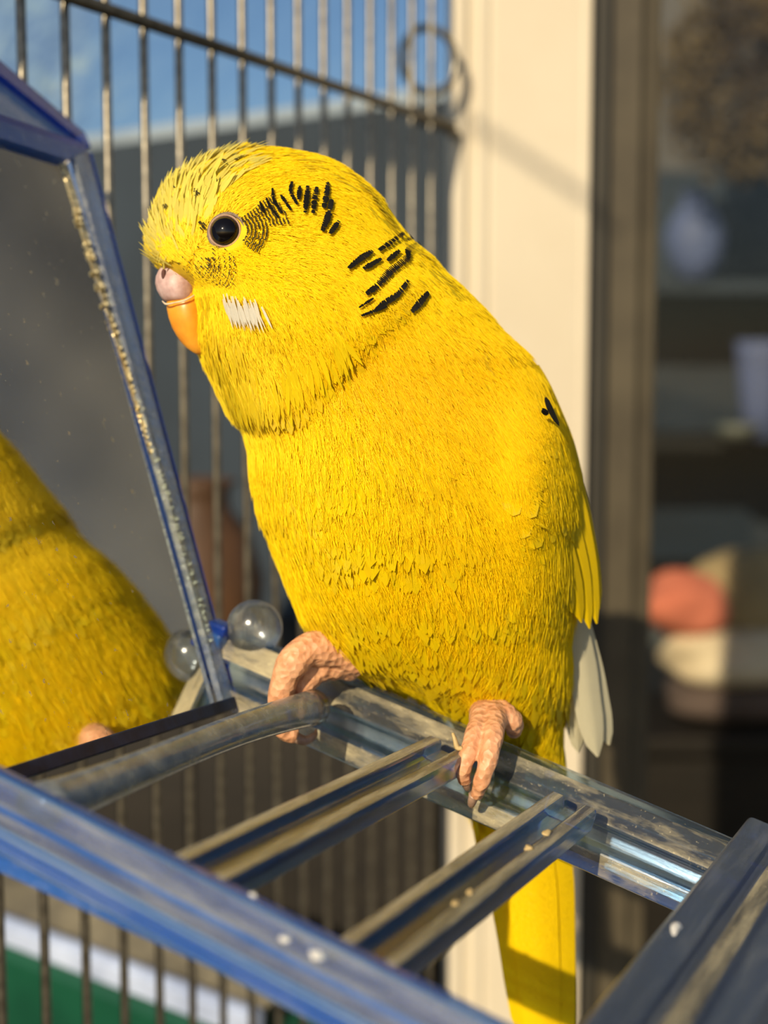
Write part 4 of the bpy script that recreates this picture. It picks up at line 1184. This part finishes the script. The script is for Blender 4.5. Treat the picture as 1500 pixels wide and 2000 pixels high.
wf = [([(1112, 1150, 20.7), (1135, 1260, 20.9), (1150, 1370, 21.0), (1168, 1478, 21.1)], 62), ([(1125, 1160, 21.1), (1152, 1270, 21.2), (1172, 1370, 21.3), (1190, 1455, 21.4)], 48), ([(1100, 1180, 20.9), (1118, 1290, 21.1), (1124, 1390, 21.2), (1130, 1470, 21.3)], 44)]
for pts, wpx in wf:
    o = one_feather('flight_feather', pts, wpx, (0.60, 0.55, 0.38), wing); o['label'] = 'off-white flight feather'
# black fleck on the wing edge
for pts, wpx in (([(1066, 776, zf(1066, 776, .5)), (1076, 800, zf(1076, 800, .6)), (1092, 832, zf(1080, 832, .7))], 15), ([(1058, 800, zf(1058, 800, .42)), (1064, 804, zf(1064, 804, .45)), (1072, 808, zf(1072, 808, .52))], 13)):
    o = one_feather('dark_fleck', pts, wpx, (0.010, 0.009, 0.007), wing, segs=8); o['label'] = 'black fleck on the wing'

# ---- tail
tl = [([(960, 1470, 21.2), (985, 1650, 21.5), (1012, 1830, 21.8), (1035, 2060, 22.2)], 92, 240), ([(1000, 1470, 21.15), (1030, 1650, 21.4), (1050, 1850, 21.7), (1066, 2120, 22.1)], 100, 246), ([(1050, 1470, 21.3), (1075, 1650, 21.55), (1088, 1850, 21.85), (1098, 2120, 22.2)], 88, 238),
      ([(935, 1480, 21.5), (965, 1640, 21.8), (1000, 1800, 22.1), (1022, 1990, 22.4)], 74, 232), ([(1075, 1480, 21.6), (1092, 1650, 21.9), (1102, 1850, 22.2), (1112, 2080, 22.5)], 60, 228)]
tail = None
for i, (pts, wpx, g) in enumerate(tl):
    c_ = lin(g + 8, g * .87, 6)
    o = one_feather('tail' if tail is None else 'tail_feather', pts, wpx, c_, tail or bird, nrm_cam=(-0.05 + 0.1 * i, 0, -1), prof=[.8, .95, 1, .8, .62, .1], segs=20)
    if tail is None: tail = o
    

# ---- feet: scaly toes fused into one mesh per foot, claws as sub-parts
m, nt, bs, out = newmat('foot_skin')
nz = noise(nt, 700, 5); 
vz = N(nt, 'ShaderNodeTexVoronoi'); vz.inputs['Scale'].default_value = 1100
tc = N(nt, 'ShaderNodeTexCoord'); nt.links.new(tc.outputs['Object'], vz.inputs['Vector'])
r = ramp(nt, nz.outputs[0], [(0.3, (0.55, 0.24, 0.11)), (0.7, (0.78, 0.42, 0.23))])
nt.links.new(r.outputs[0], bs.inputs['Base Color']); bs.inputs['Roughness'].default_value = 0.5
bs.inputs['Subsurface Weight'].default_value = 0.2; bs.inputs['Subsurface Scale'].default_value = 0.001; bs.inputs['Subsurface Radius'].default_value = (1, .4, .2)
bump(nt, bs, vz.outputs['Distance'], 0.7, 0.0004); M['foot'] = m
M['claw'] = simple('claw', (0.42, 0.27, 0.19, 1), (0.26, 0.16, 0.11, 1), 900, 0.35)
def foot(toes, claws):
    bm = bmesh.new()
    for pts, rad in toes:
        pw = catmull(np.array([PW(*p) for p in pts]), 26)
        rr = np.interp(np.linspace(0, 1, 26), np.linspace(0, 1, len(rad)), rad) * (1 + 0.05 * np.sin(np.linspace(0, 34, 26)))
        G = tube_grid(pw, rr, 14) * S
        vs = [[bm.verts.new(v) for v in ring] for ring in G]
        for a in range(25):
            for b in range(14): bm.faces.new((vs[a][b], vs[a][(b + 1) % 14], vs[a + 1][(b + 1) % 14], vs[a + 1][b]))
        bm.faces.new(vs[0][::-1]); bm.faces.new(vs[-1])
    bmesh.ops.recalc_face_normals(bm, faces=bm.faces)
    me = bpy.data.meshes.new('foot'); bm.to_mesh(me); bm.free()
    o = link_mesh('foot', me, bird, M['foot'])
    rm = o.modifiers.new('fuse', 'REMESH'); rm.mode = 'VOXEL'; rm.voxel_size = 0.022 * S; rm.use_smooth_shade = True
    sm = o.modifiers.new('soft', 'SMOOTH'); sm.iterations = 2
    for pts, rad in claws:
        tube('claw', [PW(*p) for p in pts], rad, n=14, sides=10, parent=o, mat=M['claw'])
    return o
foot([([(700, 1296, 20.3), (655, 1275, 20.05), (605, 1268, 19.85), (568, 1300, 19.7), (551, 1345, 19.72), (546, 1395, 19.80), (556, 1428, 19.86), (580, 1438, 19.9)], [.22, .24, .25, .22, .18, .165, .14, .10]),
      ([(690, 1300, 20.4), (648, 1296, 20.2), (612, 1308, 20.1), (588, 1345, 20.05), (575, 1400, 20.1)], [.22, .24, .22, .19, .14])],
     [([(572, 1438, 19.88), (596, 1446, 19.9), (614, 1436, 19.95), (618, 1424, 20.0)], [.085, .07, .045, .012])])
foot([([(940, 1375, 20.4), (945, 1398, 19.75), (929, 1432, 19.2), (914, 1474, 18.98), (904, 1505, 18.95), (908, 1528, 19.05)], [.2, .2, .14, .122, .112, .08]),
      ([(965, 1375, 20.4), (964, 1398, 19.7), (963, 1436, 19.1), (953, 1486, 18.88), (940, 1528, 18.88), (930, 1556, 19.0)], [.2, .2, .145, .128, .112, .08]),
      ([(960, 1385, 20.1), (985, 1398, 19.75), (1002, 1412, 19.75), (1004, 1430, 20.0)], [.2, .19, .15, .10])],
     [([(910, 1524, 19.04), (913, 1538, 19.15), (920, 1546, 19.35)], [.075, .055, .012]), ([(926, 1552, 18.99), (921, 1570, 19.08), (922, 1578, 19.25)], [.075, .055, .012])])

# ==================================================================== crumbs and husks lying on the ladder
def crumb(px, py, rx, ry, mat, label, h=0.02, seed=1, name='crumb'):
    p = c2w(onplane(px, py, h))
    o = blob(name, p, rx, ry, min(rx, ry) * 0.6, 0.25, 2, seed, ax=D2, ay=D1, az=NL, n=9, mat=mat)
    tag(o, label, 'crumb' if name == 'crumb' else 'husk', 'seed crumbs and husks on the ladder')
crumb(1072, 1512, .07, .09, M['chalk'], 'white crumb on the rear rail between foot and third rung', -0.3, 2)
crumb(1068, 1627, .05, .10, M['husk'], 'tan husk high on the last rung', 0.0, 3, 'seed_husk')
crumb(1034, 1656, .05, .08, M['husk'], 'tan husk a little lower on the last rung', 0.0, 4, 'seed_husk')
crumb(918, 1742, .035, .07, M['husk'], 'small husk halfway down the last rung', 0.0, 5, 'seed_husk')
crumb(890, 1764, .035, .07, M['husk'], 'small husk nearest the front rail on the last rung', 0.0, 6, 'seed_husk')
crumb(494, 1748, .035, .04, M['chalk'], 'tiny white crumb on the top edge of the front rail', 0.0, 7)
crumb(560, 1834, .06, .07, M['chalk'], 'white smear crumb on the middle of the front rail', -0.12, 8)
crumb(622, 1866, .07, .08, M['chalk'], 'larger white smear crumb low on the front rail', -0.12, 9)
crumb(1318, 1815, .06, .16, M['chalk'], 'white dropping on the broad end plate', 0.1, 10)
pts = [PW(x, y, z) for x, y, z in ((884, 1432, 19.0), (889, 1446, 18.95), (893, 1460, 18.95), (903, 1462, 18.95))]
o = tube('straw_bit', pts, [0.02, 0.03, 0.04, 0.03], n=12, sides=6, mat=M['husk']); tag(o, 'bit of yellow straw caught beside the bird foot', 'straw')
